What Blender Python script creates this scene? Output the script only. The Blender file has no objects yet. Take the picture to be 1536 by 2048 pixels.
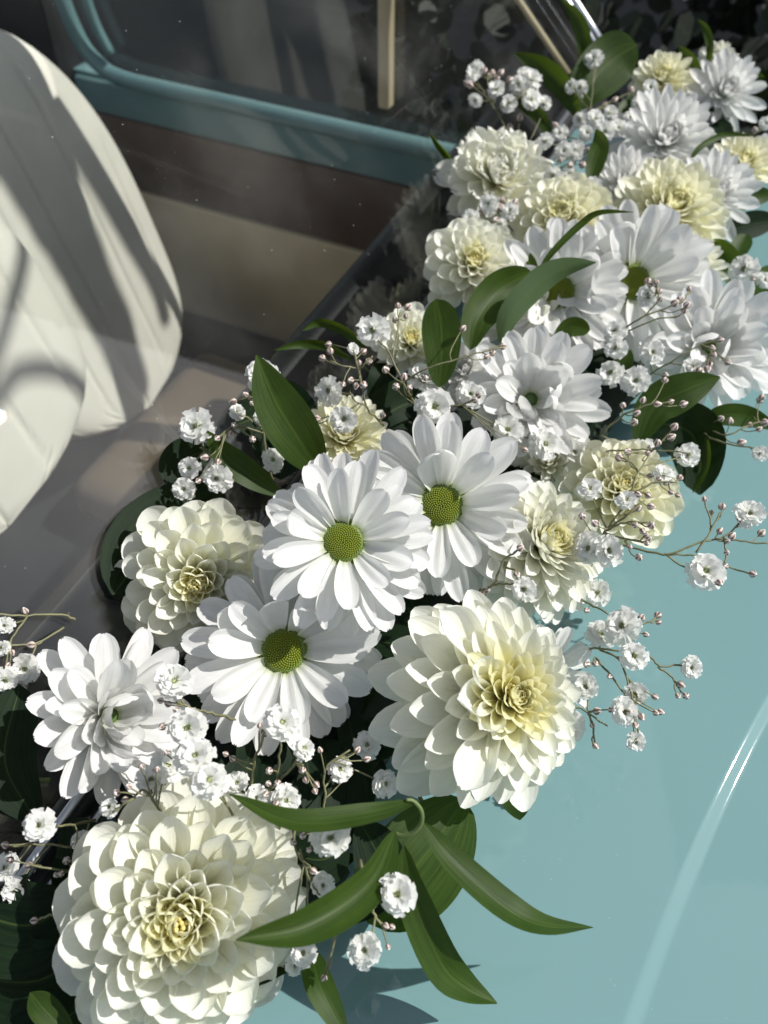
import bpy, math, random
from mathutils import Vector, Matrix, Quaternion
R_ = math.radians
S = bpy.context.scene
COL = S.collection
rnd = random.Random(7)

# ------------------------------------------------------------------ camera
CAM = Vector((0, 0, .41))
PITCH = 51.0
TH = R_(PITCH)
FWD = Vector((0, math.cos(TH), -math.sin(TH)))
UPV = Vector((0, math.sin(TH), math.cos(TH)))
RGT = Vector((1, 0, 0))
F = 1540.0                                    # focal length in photo pixels
cd = bpy.data.cameras.new('camera')
cam = bpy.data.objects.new('camera', cd)
COL.objects.link(cam)
cam.location = CAM
cam.rotation_euler = (R_(90 - PITCH), 0, 0)
cd.sensor_fit = 'VERTICAL'
cd.sensor_height = 24
cd.lens = 12 / (1024 / F)
cd.clip_start = .01
cd.clip_end = 200
cd.dof.use_dof = True
cd.dof.focus_distance = .375
cd.dof.aperture_fstop = 6.4
S.camera = cam

# ------------------------------------------------------------------ light
SUN = Vector((.684, .11, .72)).normalized()
sd = bpy.data.lights.new('sun', 'SUN')
sd.energy = 4.8
sd.angle = R_(.53)
sd.color = (1, .965, .91)
sun = bpy.data.objects.new('sun', sd)
COL.objects.link(sun)
sun.rotation_mode = 'QUATERNION'
sun.rotation_quaternion = SUN.to_track_quat('Z', 'Y')
W = bpy.data.worlds.new('World')
S.world = W
W.use_nodes = True
wn = W.node_tree
sky = wn.nodes.new('ShaderNodeTexSky')
sky.sky_type = 'NISHITA'
sky.sun_disc = False
sky.sun_elevation = math.asin(SUN.z)
sky.sun_rotation = math.atan2(SUN.x, SUN.y)
sky.air_density = 1.0
sky.dust_density = .8
sky.ozone_density = .4
bg = wn.nodes['Background']
bg.inputs['Strength'].default_value = .115
hs = wn.nodes.new('ShaderNodeHueSaturation')
hs.inputs['Saturation'].default_value = .4
wn.links.new(sky.outputs[0], hs.inputs['Color'])
wn.links.new(hs.outputs[0], bg.inputs['Color'])
S.view_settings.view_transform = 'Standard'
S.view_settings.look = 'None'
S.view_settings.exposure = .1
S.view_settings.gamma = 1
S.cycles.max_bounces = 8
S.cycles.transparent_max_bounces = 12
S.cycles.caustics_reflective = False
S.cycles.caustics_refractive = False


# ------------------------------------------------------------------ placing helpers
def ray(px, py):
    return FWD + RGT * ((px - 768) / F) - UPV * ((py - 1024) / F)


GN = Vector((math.sin(R_(43)) * .904, -math.sin(R_(43)) * .428, math.cos(R_(43))))   # windscreen normal
GP = Vector((-.168, .1, .02))                                                        # a point of its foot


def clear(p, m=.005):
    """move a point that would lie behind the windscreen out in front of it, towards the viewer"""
    h = (p - GP).dot(GN)
    if h >= m:
        return p
    c = (CAM - GP).dot(GN)
    return p.lerp(CAM, (m - h) / (c - h))


def pt(px, py, z, m=.005):
    """the point at height z that stands at this place of the photograph"""
    r = ray(px, py)
    return clear(CAM + r * ((z - CAM.z) / r.z), m)


def dep(p):
    return (p - CAM).dot(FWD)


def facing(p, a, b):
    return ((CAM - p).normalized() + RGT * a + UPV * b).normalized()


# ------------------------------------------------------------------ materials
def mat(name):
    m = bpy.data.materials.new(name)
    m.use_nodes = True
    nt = m.node_tree
    nt.nodes.clear()
    out = nt.nodes.new('ShaderNodeOutputMaterial')
    return m, nt, out


def N(nt, kind, **kw):
    n = nt.nodes.new('ShaderNode' + kind)
    for k, v in kw.items():
        if k in n.inputs:
            n.inputs[k].default_value = v
        else:
            setattr(n, k, v)
    return n


def ramp(nt, fac, stops, interp='LINEAR'):
    r = nt.nodes.new('ShaderNodeValToRGB')
    r.color_ramp.interpolation = interp
    e = r.color_ramp.elements
    while len(e) < len(stops):
        e.new(.5)
    for i, (p, c) in enumerate(stops):
        e[i].position = p
        e[i].color = (*c, 1) if len(c) == 3 else c
    nt.links.new(fac, r.inputs[0])
    return r


def mathn(nt, op, a, b=None, c=None):
    n = nt.nodes.new('ShaderNodeMath')
    n.operation = op
    for i, v in enumerate((a, b, c)):
        if v is None:
            continue
        if isinstance(v, (int, float)):
            n.inputs[i].default_value = v
        else:
            nt.links.new(v, n.inputs[i])
    return n.outputs[0]


def simple(name, col, rough=.5, metal=0, coat=0, spec=.5, noise=0, nscale=20, bump=0, bscale=60):
    m, nt, out = mat(name)
    p = N(nt, 'BsdfPrincipled')
    p.inputs['Roughness'].default_value = rough
    p.inputs['Metallic'].default_value = metal
    p.inputs['Coat Weight'].default_value = coat
    p.inputs['Coat Roughness'].default_value = .06
    p.inputs['Specular IOR Level'].default_value = spec
    tc = N(nt, 'TexCoord')
    nz = N(nt, 'TexNoise', Scale=nscale, Detail=5.0)
    nt.links.new(tc.outputs['Object'], nz.inputs['Vector'])
    c0 = [max(0, x * (1 - noise)) for x in col]
    c1 = [min(1, x * (1 + noise)) for x in col]
    r = ramp(nt, nz.outputs[0], [(.3, c0), (.7, c1)])
    nt.links.new(r.outputs[0], p.inputs['Base Color'])
    if bump:
        n2 = N(nt, 'TexNoise', Scale=bscale, Detail=4.0)
        nt.links.new(tc.outputs['Object'], n2.inputs['Vector'])
        b = N(nt, 'Bump', Strength=bump, Distance=.002)
        nt.links.new(n2.outputs[0], b.inputs['Height'])
        nt.links.new(b.outputs[0], p.inputs['Normal'])
    nt.links.new(p.outputs[0], out.inputs[0])
    return m


def petal_material(name, stops, trans=.3, transcol=(1, .95, .8), rough=.45, vein=.25, tone=.05):
    m, nt, out = mat(name)
    uv = N(nt, 'UVMap')
    sx = N(nt, 'SeparateXYZ')
    nt.links.new(uv.outputs[0], sx.inputs[0])
    r = ramp(nt, sx.outputs[1], stops)
    oi = N(nt, 'ObjectInfo')
    tc = N(nt, 'TexCoord')
    nz = N(nt, 'TexNoise', Scale=9.0, Detail=3.0)
    nt.links.new(tc.outputs['Object'], nz.inputs['Vector'])
    # every petal a touch different, and faintly blotched
    k = mathn(nt, 'MULTIPLY_ADD', oi.outputs['Random'], tone, 1 - tone)
    k2 = mathn(nt, 'MULTIPLY_ADD', nz.outputs[0], .08, .96)
    kk = mathn(nt, 'MULTIPLY', k, k2)
    mul = N(nt, 'VectorMath', operation='SCALE')
    nt.links.new(r.outputs[0], mul.inputs[0])
    nt.links.new(kk, mul.inputs['Scale'])
    p = N(nt, 'BsdfPrincipled')
    p.inputs['Roughness'].default_value = rough
    p.inputs['Specular IOR Level'].default_value = .3
    p.inputs['Sheen Weight'].default_value = .08
    # fine lengthwise veins
    wv = mathn(nt, 'SINE', mathn(nt, 'MULTIPLY', sx.outputs[0], 44.0))
    cv = N(nt, 'CombineXYZ')
    nt.links.new(mathn(nt, 'MULTIPLY', sx.outputs[0], 26.0), cv.inputs[0])
    nt.links.new(mathn(nt, 'MULTIPLY', sx.outputs[1], 2.0), cv.inputs[1])
    n3 = N(nt, 'TexNoise', Scale=1.0, Detail=3.0)
    nt.links.new(cv.outputs[0], n3.inputs['Vector'])
    hh = mathn(nt, 'MULTIPLY_ADD', wv, .06, n3.outputs[0])
    vm = N(nt, 'VectorMath', operation='SCALE')
    nt.links.new(mul.outputs[0], vm.inputs[0])
    nt.links.new(mathn(nt, 'MULTIPLY_ADD', n3.outputs[0], .16, .92), vm.inputs['Scale'])
    # a few bruised tips
    n5 = N(nt, 'TexNoise', Scale=3.0, Detail=3.0)
    av = N(nt, 'VectorMath', operation='ADD')
    nt.links.new(tc.outputs['Object'], av.inputs[0])
    nt.links.new(mathn(nt, 'MULTIPLY', oi.outputs['Random'], 37.0), av.inputs[1])
    nt.links.new(av.outputs[0], n5.inputs['Vector'])
    br = mathn(nt, 'MULTIPLY', ramp(nt, n5.outputs[0], [(.68, (0, 0, 0)), (.76, (1, 1, 1))]).outputs[0], ramp(nt, sx.outputs[1], [(.8, (0, 0, 0)), (1, (1, 1, 1))]).outputs[0])
    bx = N(nt, 'Mix', data_type='RGBA')
    nt.links.new(mathn(nt, 'MULTIPLY', br, .5), bx.inputs[0])
    nt.links.new(vm.outputs[0], bx.inputs[6])
    bx.inputs[7].default_value = (.50, .33, .16, 1)
    nt.links.new(bx.outputs[2], p.inputs['Base Color'])
    b = N(nt, 'Bump', Strength=vein, Distance=.0012)
    nt.links.new(hh, b.inputs['Height'])
    nt.links.new(b.outputs[0], p.inputs['Normal'])
    t = N(nt, 'BsdfTranslucent')
    mt = N(nt, 'Mix', data_type='RGBA', blend_type='MULTIPLY')
    mt.inputs[0].default_value = 1
    nt.links.new(bx.outputs[2], mt.inputs[6])
    mt.inputs[7].default_value = (*transcol, 1)
    nt.links.new(mt.outputs[2], t.inputs[0])
    mx = N(nt, 'MixShader')
    mx.inputs[0].default_value = trans
    nt.links.new(p.outputs[0], mx.inputs[1])
    nt.links.new(t.outputs[0], mx.inputs[2])
    nt.links.new(mx.outputs[0], out.inputs[0])
    return m


M = {}
M['dahlia'] = petal_material('cream_petal', [(0, (.78, .74, .28)), (.2, (.87, .85, .54)), (.45, (.905, .905, .77)), (1, (.915, .925, .875))], .34, (1, .99, .86))
M['dahlia_heart'] = petal_material('cream_heart_petal', [(0, (.78, .70, .22)), (.4, (.89, .85, .50)), (1, (.92, .92, .76))], .38, (1, .98, .8))
M['yellow'] = petal_material('yellow_cream_petal', [(0, (.82, .74, .28)), (.3, (.90, .87, .58)), (.6, (.915, .91, .75)), (1, (.925, .93, .86))], .34, (1, .98, .78))
M['cream'] = petal_material('pale_cream_petal', [(0, (.74, .72, .26)), (.18, (.88, .86, .58)), (.45, (.91, .91, .80)), (1, (.92, .93, .885))], .36, (1, .99, .88))
M['white'] = petal_material('white_petal', [(0, (.62, .68, .42)), (.15, (.88, .89, .86)), (1, (.88, .88, .88))], .38, (.98, .98, .96), vein=.3, tone=.03)
M['gyp'] = petal_material('small_white_petal', [(0, (.62, .70, .28)), (.22, (.74, .80, .52)), (.42, (.89, .9, .87)), (1, (.93, .93, .92))], .45, (1, 1, .98), vein=.1, tone=.03)


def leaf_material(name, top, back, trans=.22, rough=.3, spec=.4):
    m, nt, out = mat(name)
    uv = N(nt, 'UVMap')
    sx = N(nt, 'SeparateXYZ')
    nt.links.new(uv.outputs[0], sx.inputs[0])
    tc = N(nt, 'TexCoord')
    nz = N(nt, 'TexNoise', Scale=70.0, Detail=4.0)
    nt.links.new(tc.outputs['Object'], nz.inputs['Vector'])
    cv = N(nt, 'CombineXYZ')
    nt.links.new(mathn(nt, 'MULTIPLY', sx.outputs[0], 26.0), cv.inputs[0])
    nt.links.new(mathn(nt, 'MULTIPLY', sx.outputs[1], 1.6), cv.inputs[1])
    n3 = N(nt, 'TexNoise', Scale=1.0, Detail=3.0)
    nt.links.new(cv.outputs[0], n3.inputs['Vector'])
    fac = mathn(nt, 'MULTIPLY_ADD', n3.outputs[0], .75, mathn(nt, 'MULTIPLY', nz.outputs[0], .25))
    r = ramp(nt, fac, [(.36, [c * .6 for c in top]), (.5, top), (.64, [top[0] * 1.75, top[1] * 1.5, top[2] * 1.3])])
    geo = N(nt, 'NewGeometry')
    mx0 = N(nt, 'Mix', data_type='RGBA')
    nt.links.new(geo.outputs['Backfacing'], mx0.inputs[0])
    nt.links.new(r.outputs[0], mx0.inputs[6])
    mx0.inputs[7].default_value = (*back, 1)
    # the pale midrib
    mid = mathn(nt, 'LESS_THAN', mathn(nt, 'ABSOLUTE', mathn(nt, 'SUBTRACT', sx.outputs[0], .5)), .012)
    mx1 = N(nt, 'Mix', data_type='RGBA')
    nt.links.new(mathn(nt, 'MULTIPLY', mid, .2), mx1.inputs[0])
    nt.links.new(mx0.outputs[2], mx1.inputs[6])
    mx1.inputs[7].default_value = (.16, .22, .06, 1)
    p = N(nt, 'BsdfPrincipled')
    p.inputs['Roughness'].default_value = rough
    p.inputs['Specular IOR Level'].default_value = spec
    nt.links.new(mx1.outputs[2], p.inputs['Base Color'])
    b = N(nt, 'Bump', Strength=.35, Distance=.0007)
    nt.links.new(fac, b.inputs['Height'])
    nt.links.new(b.outputs[0], p.inputs['Normal'])
    t = N(nt, 'BsdfTranslucent')
    t.inputs[0].default_value = (.20, .32, .02, 1)
    mx = N(nt, 'MixShader')
    mx.inputs[0].default_value = trans
    nt.links.new(p.outputs[0], mx.inputs[1])
    nt.links.new(t.outputs[0], mx.inputs[2])
    nt.links.new(mx.outputs[0], out.inputs[0])
    return m


M['leaf'] = leaf_material('glossy_leaf', (.024, .050, .008), (.075, .12, .055), .2, .48, .2)
M['darkleaf'] = leaf_material('dark_leaf', (.006, .016, .007), (.008, .018, .008), .05, .6, .12)  # dark ivy green, deepened further to stand in for shade under the blooms
M['stem'] = simple('green_stem', (.12, .17, .05), .5, noise=.2)
M['gypstem'] = simple('gypsophila_stem', (.17, .17, .085), .55, noise=.25, nscale=200)
M['calyx'] = simple('calyx_green', (.10, .17, .05), .5, noise=.2)
M['core'] = simple('flower_core', (.72, .62, .22), .6, noise=.25, nscale=400)
M['brown'] = simple('withered_brown', (.34, .16, .06), .7, noise=.3, nscale=600)
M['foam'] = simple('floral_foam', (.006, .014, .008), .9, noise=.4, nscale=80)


def disc_material():
    m, nt, out = mat('green_disc')
    uv = N(nt, 'UVMap')
    sx = N(nt, 'SeparateXYZ')
    nt.links.new(uv.outputs[0], sx.inputs[0])
    r = ramp(nt, sx.outputs[1], [(0, (.20, .25, .012)), (.55, (.155, .20, .008)), (1, (.13, .19, .014))])
    r2 = ramp(nt, sx.outputs[0], [(0, (.35, .35, .35)), (.8, (1, 1, 1))])
    mx0 = N(nt, 'Mix', data_type='RGBA', blend_type='MULTIPLY')
    mx0.inputs[0].default_value = 1
    nt.links.new(r.outputs[0], mx0.inputs[6])
    nt.links.new(r2.outputs[0], mx0.inputs[7])
    p = N(nt, 'BsdfPrincipled', Roughness=.5)
    nt.links.new(mx0.outputs[2], p.inputs['Base Color'])
    p.inputs['Subsurface Weight'].default_value = .0
    nt.links.new(p.outputs[0], out.inputs[0])
    return m


M['disc'] = disc_material()


def bud_material():
    m, nt, out = mat('gypsophila_bud')
    uv = N(nt, 'UVMap')
    sx = N(nt, 'SeparateXYZ')
    nt.links.new(uv.outputs[0], sx.inputs[0])
    st = mathn(nt, 'SINE', mathn(nt, 'MULTIPLY', sx.outputs[0], math.tau * 5))
    r = ramp(nt, mathn(nt, 'MULTIPLY_ADD', st, .5, .5), [(.25, (.17, .10, .085)), (.6, (.60, .52, .47))])
    tip = ramp(nt, sx.outputs[1], [(.82, (0, 0, 0)), (.92, (1, 1, 1))])
    mx0 = N(nt, 'Mix', data_type='RGBA')
    nt.links.new(tip.outputs[0], mx0.inputs[0])
    nt.links.new(r.outputs[0], mx0.inputs[6])
    mx0.inputs[7].default_value = (.78, .74, .70, 1)
    p = N(nt, 'BsdfPrincipled', Roughness=.5)
    nt.links.new(mx0.outputs[2], p.inputs['Base Color'])
    nt.links.new(p.outputs[0], out.inputs[0])
    return m


M['bud'] = bud_material()


def paint_material():
    m, nt, out = mat('turquoise_paint')
    tc = N(nt, 'TexCoord')
    nz = N(nt, 'TexNoise', Scale=7.0, Detail=5.0)
    nt.links.new(tc.outputs['Object'], nz.inputs['Vector'])
    r = ramp(nt, nz.outputs[0], [(.3, (.156, .279, .290)), (.7, (.164, .292, .303))])
    vo = N(nt, 'TexVoronoi', Scale=170.0)
    nt.links.new(tc.outputs['Object'], vo.inputs['Vector'])
    n2 = N(nt, 'TexNoise', Scale=5.0, Detail=2.0)
    nt.links.new(tc.outputs['Object'], n2.inputs['Vector'])
    # sparse dust specks
    sp = mathn(nt, 'MULTIPLY', mathn(nt, 'LESS_THAN', vo.outputs['Distance'], .055), mathn(nt, 'GREATER_THAN', n2.outputs[0], .52))
    mx0 = N(nt, 'Mix', data_type='RGBA')
    nt.links.new(mathn(nt, 'MULTIPLY', sp, .3), mx0.inputs[0])
    nt.links.new(r.outputs[0], mx0.inputs[6])
    mx0.inputs[7].default_value = (.55, .58, .55, 1)
    p = N(nt, 'BsdfPrincipled', Roughness=.5)
    p.inputs['Specular IOR Level'].default_value = 0
    nt.links.new(mx0.outputs[2], p.inputs['Base Color'])
    p.inputs['Coat Weight'].default_value = 1
    p.inputs['Coat Roughness'].default_value = .034
    n4 = N(nt, 'TexNoise', Scale=120.0, Detail=2.0)
    nt.links.new(tc.outputs['Object'], n4.inputs['Vector'])
    b = N(nt, 'Bump', Strength=.03, Distance=.001)
    nt.links.new(n4.outputs[0], b.inputs['Height'])
    nt.links.new(b.outputs[0], p.inputs['Coat Normal'])
    nt.links.new(p.outputs[0], out.inputs[0])
    return m


M['paint'] = paint_material()


def glass_material(name, tint, dust):
    m, nt, out = mat(name)
    tr = N(nt, 'BsdfTransparent')
    tr.inputs[0].default_value = (*tint, 1)
    gl = N(nt, 'BsdfGlossy', Roughness=.0)
    fr = N(nt, 'Fresnel', IOR=1.5)
    mx = N(nt, 'MixShader')
    # the same reflectance from both faces (no total reflection, as rays are not bent)
    ge = N(nt, 'NewGeometry')
    nt.links.new(mathn(nt, 'MULTIPLY_ADD', ge.outputs['Backfacing'], 1 / 1.5 - 1.5, 1.5), fr.inputs['IOR'])
    nt.links.new(fr.outputs[0], mx.inputs[0])
    nt.links.new(tr.outputs[0], mx.inputs[1])
    nt.links.new(gl.outputs[0], mx.inputs[2])
    last = mx
    if dust:
        tc = N(nt, 'TexCoord')
        def tex(kind, scale, **kw):
            n = N(nt, kind, Scale=scale, **kw)
            nt.links.new(tc.outputs['Object'], n.inputs['Vector'])
            return n
        v1 = tex('TexVoronoi', 95.0)
        v2 = tex('TexVoronoi', 230.0)
        n1 = tex('TexNoise', 6.0, Detail=6.0)
        n2 = tex('TexNoise', 55.0, Detail=3.0)
        s1 = mathn(nt, 'MULTIPLY', mathn(nt, 'LESS_THAN', v1.outputs['Distance'], .055), mathn(nt, 'GREATER_THAN', n2.outputs[0], .56))
        s2 = mathn(nt, 'MULTIPLY', mathn(nt, 'LESS_THAN', v2.outputs['Distance'], .075), mathn(nt, 'GREATER_THAN', n1.outputs[0], .5))
        film = ramp(nt, n1.outputs[0], [(.38, (.001,) * 3), (.52, (.006,) * 3), (.72, (.034,) * 3)])
        # long hairline scratches in two directions
        scr = None
        for sc, st, th in ((2.6, (1, .35, 1), .0011), (3.4, (.4, 1.1, 1), .0009), (5.5, (1, .8, 1), .0012)):
            mp = N(nt, 'Mapping')
            mp.inputs['Scale'].default_value = st
            mp.inputs['Location'].default_value = (sc, sc * 2, 0)
            nt.links.new(tc.outputs['UV'], mp.inputs['Vector'])
            nn = N(nt, 'TexNoise', Scale=sc, Detail=.5)
            nt.links.new(mp.outputs[0], nn.inputs['Vector'])
            k = mathn(nt, 'LESS_THAN', mathn(nt, 'ABSOLUTE', mathn(nt, 'SUBTRACT', nn.outputs[0], .53)), th)
            scr = k if scr is None else mathn(nt, 'MAXIMUM', scr, k)
        scr = mathn(nt, 'MULTIPLY', scr, ramp(nt, n1.outputs[0], [(.48, (0, 0, 0)), (.62, (1, 1, 1))]).outputs[0])
        f = mathn(nt, 'MAXIMUM', mathn(nt, 'MULTIPLY', s1, .26), mathn(nt, 'MULTIPLY', s2, .1))
        f = mathn(nt, 'MAXIMUM', f, mathn(nt, 'MULTIPLY', scr, .05))
        f = mathn(nt, 'MAXIMUM', f, film.outputs[0])
        df = N(nt, 'BsdfDiffuse')
        df.inputs[0].default_value = (.62, .62, .6, 1)
        m2 = N(nt, 'MixShader')
        nt.links.new(f, m2.inputs[0])
        nt.links.new(mx.outputs[0], m2.inputs[1])
        nt.links.new(df.outputs[0], m2.inputs[2])
        last = m2
    nt.links.new(last.outputs[0], out.inputs[0])
    return m


M['glass'] = glass_material('windscreen_glass', (.925, .94, .935), True)
M['sideglass'] = glass_material('side_glass', (.975, .985, .98), False)
M['chrome'] = simple('chrome', (.5, .53, .57), .3, metal=1, noise=.04)
M['rubber'] = simple('black_rubber', (.012, .012, .013), .45, noise=.2)
M['vinyl'] = simple('cream_vinyl', (.80, .77, .68), .45, noise=.05, nscale=14, bump=.15, bscale=500)
M['seatbase'] = simple('brown_seat_base', (.15, .115, .08), .55, noise=.08, bump=.15, bscale=500)  # cushion colour darkened to brown in place of shade falling on it
M['creamcard'] = simple('cream_trim_card', (.68, .56, .36), .6, noise=.06)
M['brownboard'] = simple('brown_trim_card', (.11, .068, .05), .6, noise=.15)
M['dashpad'] = simple('black_dash_pad', (.006, .007, .008), .42, spec=.18, noise=.2, bump=.1, bscale=400)
M['dashtop'] = simple('dark_dash_top', (.006, .006, .006), .9, spec=.1, noise=.1)
M['darktrim'] = simple('dark_interior', (.010, .011, .013), .7, noise=.2)
M['headlining'] = simple('grey_headlining', (.05, .05, .05), .8, noise=.1)
M['asphalt'] = simple('asphalt', (.042, .043, .043), .85, noise=.3, nscale=60, bump=.4, bscale=300)
M['bark'] = simple('bark', (.09, .07, .05), .9, noise=.3, nscale=30, bump=.5, bscale=80)
M['housewall'] = simple('house_render', (.012, .012, .0115), .85, noise=.15, nscale=3, bump=.2)
M['shrub'] = leaf_material('shrub_leaf', (.008, .013, .008), (.01, .016, .01), .03, .6)


# ------------------------------------------------------------------ object helpers
def link(o, parent=None):
    COL.objects.link(o)
    if parent is not None:
        o.parent = parent
    return o


def mesh(name, v, f, uv=None, smooth=True):
    me = bpy.data.meshes.new(name)
    me.from_pydata([tuple(x) for x in v], [], f)
    if uv:
        lay = me.uv_layers.new(name='UVMap')
        li = 0
        for poly in me.polygons:
            for vi in poly.vertices:
                lay.data[li].uv = uv[vi]
                li += 1
    if smooth:
        me.polygons.foreach_set('use_smooth', [True] * len(me.polygons))
    me.update()
    return me


def obj(name, me, m, parent=None):
    if m is not None and len(me.materials) == 0:
        me.materials.append(m)
    return link(bpy.data.objects.new(name, me), parent)


def empty(name, loc, label, cat, group=None):
    o = bpy.data.objects.new(name, None)
    o.empty_display_size = .01
    o.location = loc
    link(o)
    o['label'] = label
    o['category'] = cat
    if group:
        o['group'] = group
    return o


def grid_faces(nu, nv, off=0, close=False):
    f = []
    for j in range(nv):
        for i in range(nu if close else nu - 1):
            a = off + j * nu + i
            b = off + j * nu + (i + 1) % nu
            if j < nv - 1:
                f.append((a, b, b + nu, a + nu))
    return f


def smooth_path(pts, n):
    """Catmull-Rom through the points, n+1 samples"""
    P = [Vector(p) for p in pts]
    if len(P) == 2:
        return [P[0].lerp(P[1], i / n) for i in range(n + 1)]
    P = [P[0] * 2 - P[1]] + P + [P[-1] * 2 - P[-2]]
    m = len(P) - 3
    out = []
    for i in range(n + 1):
        t = i / n * m
        k = min(int(t), m - 1)
        t -= k
        a, b, c, d = P[k:k + 4]
        out.append(.5 * (2 * b + (c - a) * t + (2 * a - 5 * b + 4 * c - d) * t * t + (3 * b - a - 3 * c + d) * t ** 3))
    return out


def tube(path, r0, r1=None, sides=6, cap=True):
    if r1 is None:
        r1 = r0
    n = len(path)
    v, f = [], []
    ref = None
    for i, p in enumerate(path):
        t = (path[min(i + 1, n - 1)] - path[max(i - 1, 0)])
        if t.length < 1e-9:
            t = Vector((0, 0, 1))
        t.normalize()
        if ref is None:
            ref = t.orthogonal().normalized()
        else:
            ref = (ref - t * ref.dot(t))
            ref = ref.normalized() if ref.length > 1e-6 else t.orthogonal().normalized()
        bi = t.cross(ref)
        r = r0 + (r1 - r0) * i / (n - 1)
        for k in range(sides):
            a = math.tau * k / sides
            v.append(p + ref * (r * math.cos(a)) + bi * (r * math.sin(a)))
    f = grid_faces(sides, n, 0, True)
    if cap:
        f.append(tuple(range(sides - 1, -1, -1)))
        f.append(tuple(range((n - 1) * sides, n * sides)))
    return v, f


def tube_obj(name, path, r0, r1, m, parent, sides=6):
    v, f = tube(path, r0, r1, sides)
    return obj(name, mesh(name, v, f), m, parent)


def box_mesh(name, x0, x1, y0, y1, z0, z1, bev=0.0):
    import bmesh
    bm = bmesh.new()
    bmesh.ops.create_cube(bm, size=1)
    for q in bm.verts:
        q.co = Vector((x0 + (q.co.x + .5) * (x1 - x0), y0 + (q.co.y + .5) * (y1 - y0), z0 + (q.co.z + .5) * (z1 - z0)))
    if bev:
        bmesh.ops.bevel(bm, geom=bm.edges[:], offset=bev, segments=3, profile=.5, affect='EDGES')
    me = bpy.data.meshes.new(name)
    bm.to_mesh(me)
    bm.free()
    if bev:
        me.polygons.foreach_set('use_smooth', [True] * len(me.polygons))
    return me


# ================================================================== the car
BASE = Vector((-.168, .1, 0))
car = empty('vintage_car', BASE, 'light turquoise vintage car with cream seats behind a dusty windscreen', 'car')
car.rotation_euler = (0, 0, math.atan2(-.428, .904))
# car coordinates: x = forward over the bonnet, y = along the windscreen foot to the far side, z = up
AL = R_(43)


def ws(s, y, off=0):
    """point on the windscreen, s metres up its slope; off = along its outward normal"""
    return Vector((-math.cos(AL) * s + math.sin(AL) * off, y, .02 + math.sin(AL) * s + math.cos(AL) * off))


# bonnet sheet with the pressed step that carries the two sun streaks
STEP_W, STEP_H = .0095, .0018


def crease(y):
    t = min(y, .4) - .0654
    return .2742 + .105 * t + .42 * (t * t if t > -.1 else -.2 * t - .01) + .35 * max(0, y - .4)


def hood_z(x, y):
    q = x - crease(y)
    t = min(1, max(0, q / STEP_W))
    z = -STEP_H * t * t * (3 - 2 * t)
    z -= .045 * max(0, x - .05) ** 2 + .02 * max(0, y - .3) ** 2
    return z


xs = [-.03 + .02 * i for i in range(13)] + [None]
qs = [-.012, -.006, -.003] + [STEP_W * i / 28 for i in range(29)] + [STEP_W + .003, STEP_W + .008, STEP_W + .02, .05, .09, .14, .2, .28, .38, .48, .56]
ys = [-.4 + .02 * i for i in range(67)]
v, uv = [], []
nx = 0
for y in ys:
    row = []
    for x in xs[:-1]:
        row.append(-.03 + (x + .03) / .24 * (crease(y) - .02 + .03))
    row += [crease(y) + q for q in qs]
    nx = len(row)
    for x in row:
        v.append((x, y, hood_z(x, y)))
# rolled far edge
for dy, dz in ((.012, -.002), (.022, -.008), (.029, -.018), (.032, -.03), (.034, -.3)):
    for i in range(nx):
        x, y, z = v[(len(ys) - 1) * nx + i]
        v.append((x, y + dy, z + dz))
hood = obj('hood', mesh('hood', v, grid_faces(nx, len(ys) + 5)), M['paint'], car)

# windscreen
v = [ws(s, y, o) for o in (0, -.005) for y in (-.42, 1.02) for s in (0, .62)]
f = [(0, 1, 3, 2), (4, 6, 7, 5), (0, 2, 6, 4), (1, 5, 7, 3), (0, 4, 5, 1), (2, 3, 7, 6)]
uvs = [(0, 0), (0, .62), (1.44, 0), (1.44, .62)] * 2
obj('windscreen', mesh('windscreen', v, f, uvs, False), M['glass'], car)
# foot: rubber seal with a bright strip
def strip(name, a, b, half, thick, up, m):
    """flat bar with rounded section from a to b"""
    path = [a.lerp(b, i / 12) for i in range(13)]
    t = (b - a).normalized()
    side = up.cross(t).normalized()
    v = []
    K = 10
    for p in path:
        for k in range(K):
            an = math.tau * k / K
            v.append(p + side * (half * math.cos(an)) + up * (thick * math.sin(an)))
    f = grid_faces(K, len(path), 0, True) + [tuple(range(K - 1, -1, -1)), tuple(range((len(path) - 1) * K, len(path) * K))]
    return obj(name, mesh(name, v, f), m, car)


NOUT = Vector((math.sin(AL), 0, math.cos(AL)))
strip('windscreen_seal', ws(-.002, -.42, .001), ws(-.002, 1.03, .001), .010, .0075, NOUT, M['rubber'])
strip('windscreen_trim', ws(.002, -.42, .0075), ws(.002, 1.03, .0075), .0032, .0022, NOUT, M['chrome'])
strip('windscreen_trim', ws(-.013, -.42, .0035), ws(-.013, 1.03, .0035), .0035, .003, NOUT, M['chrome'])
strip('windscreen_seal', ws(0, 1.024, .001), ws(.64, 1.024, .001), .011, .006, NOUT, M['rubber'])
strip('windscreen_trim', ws(-.01, 1.018, .008), ws(.64, 1.018, .008), .0045, .003, NOUT, M['chrome'])
strip('windscreen_trim', ws(-.01, 1.044, .004), ws(.64, 1.044, .004), .006, .005, NOUT, M['chrome'])
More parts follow.
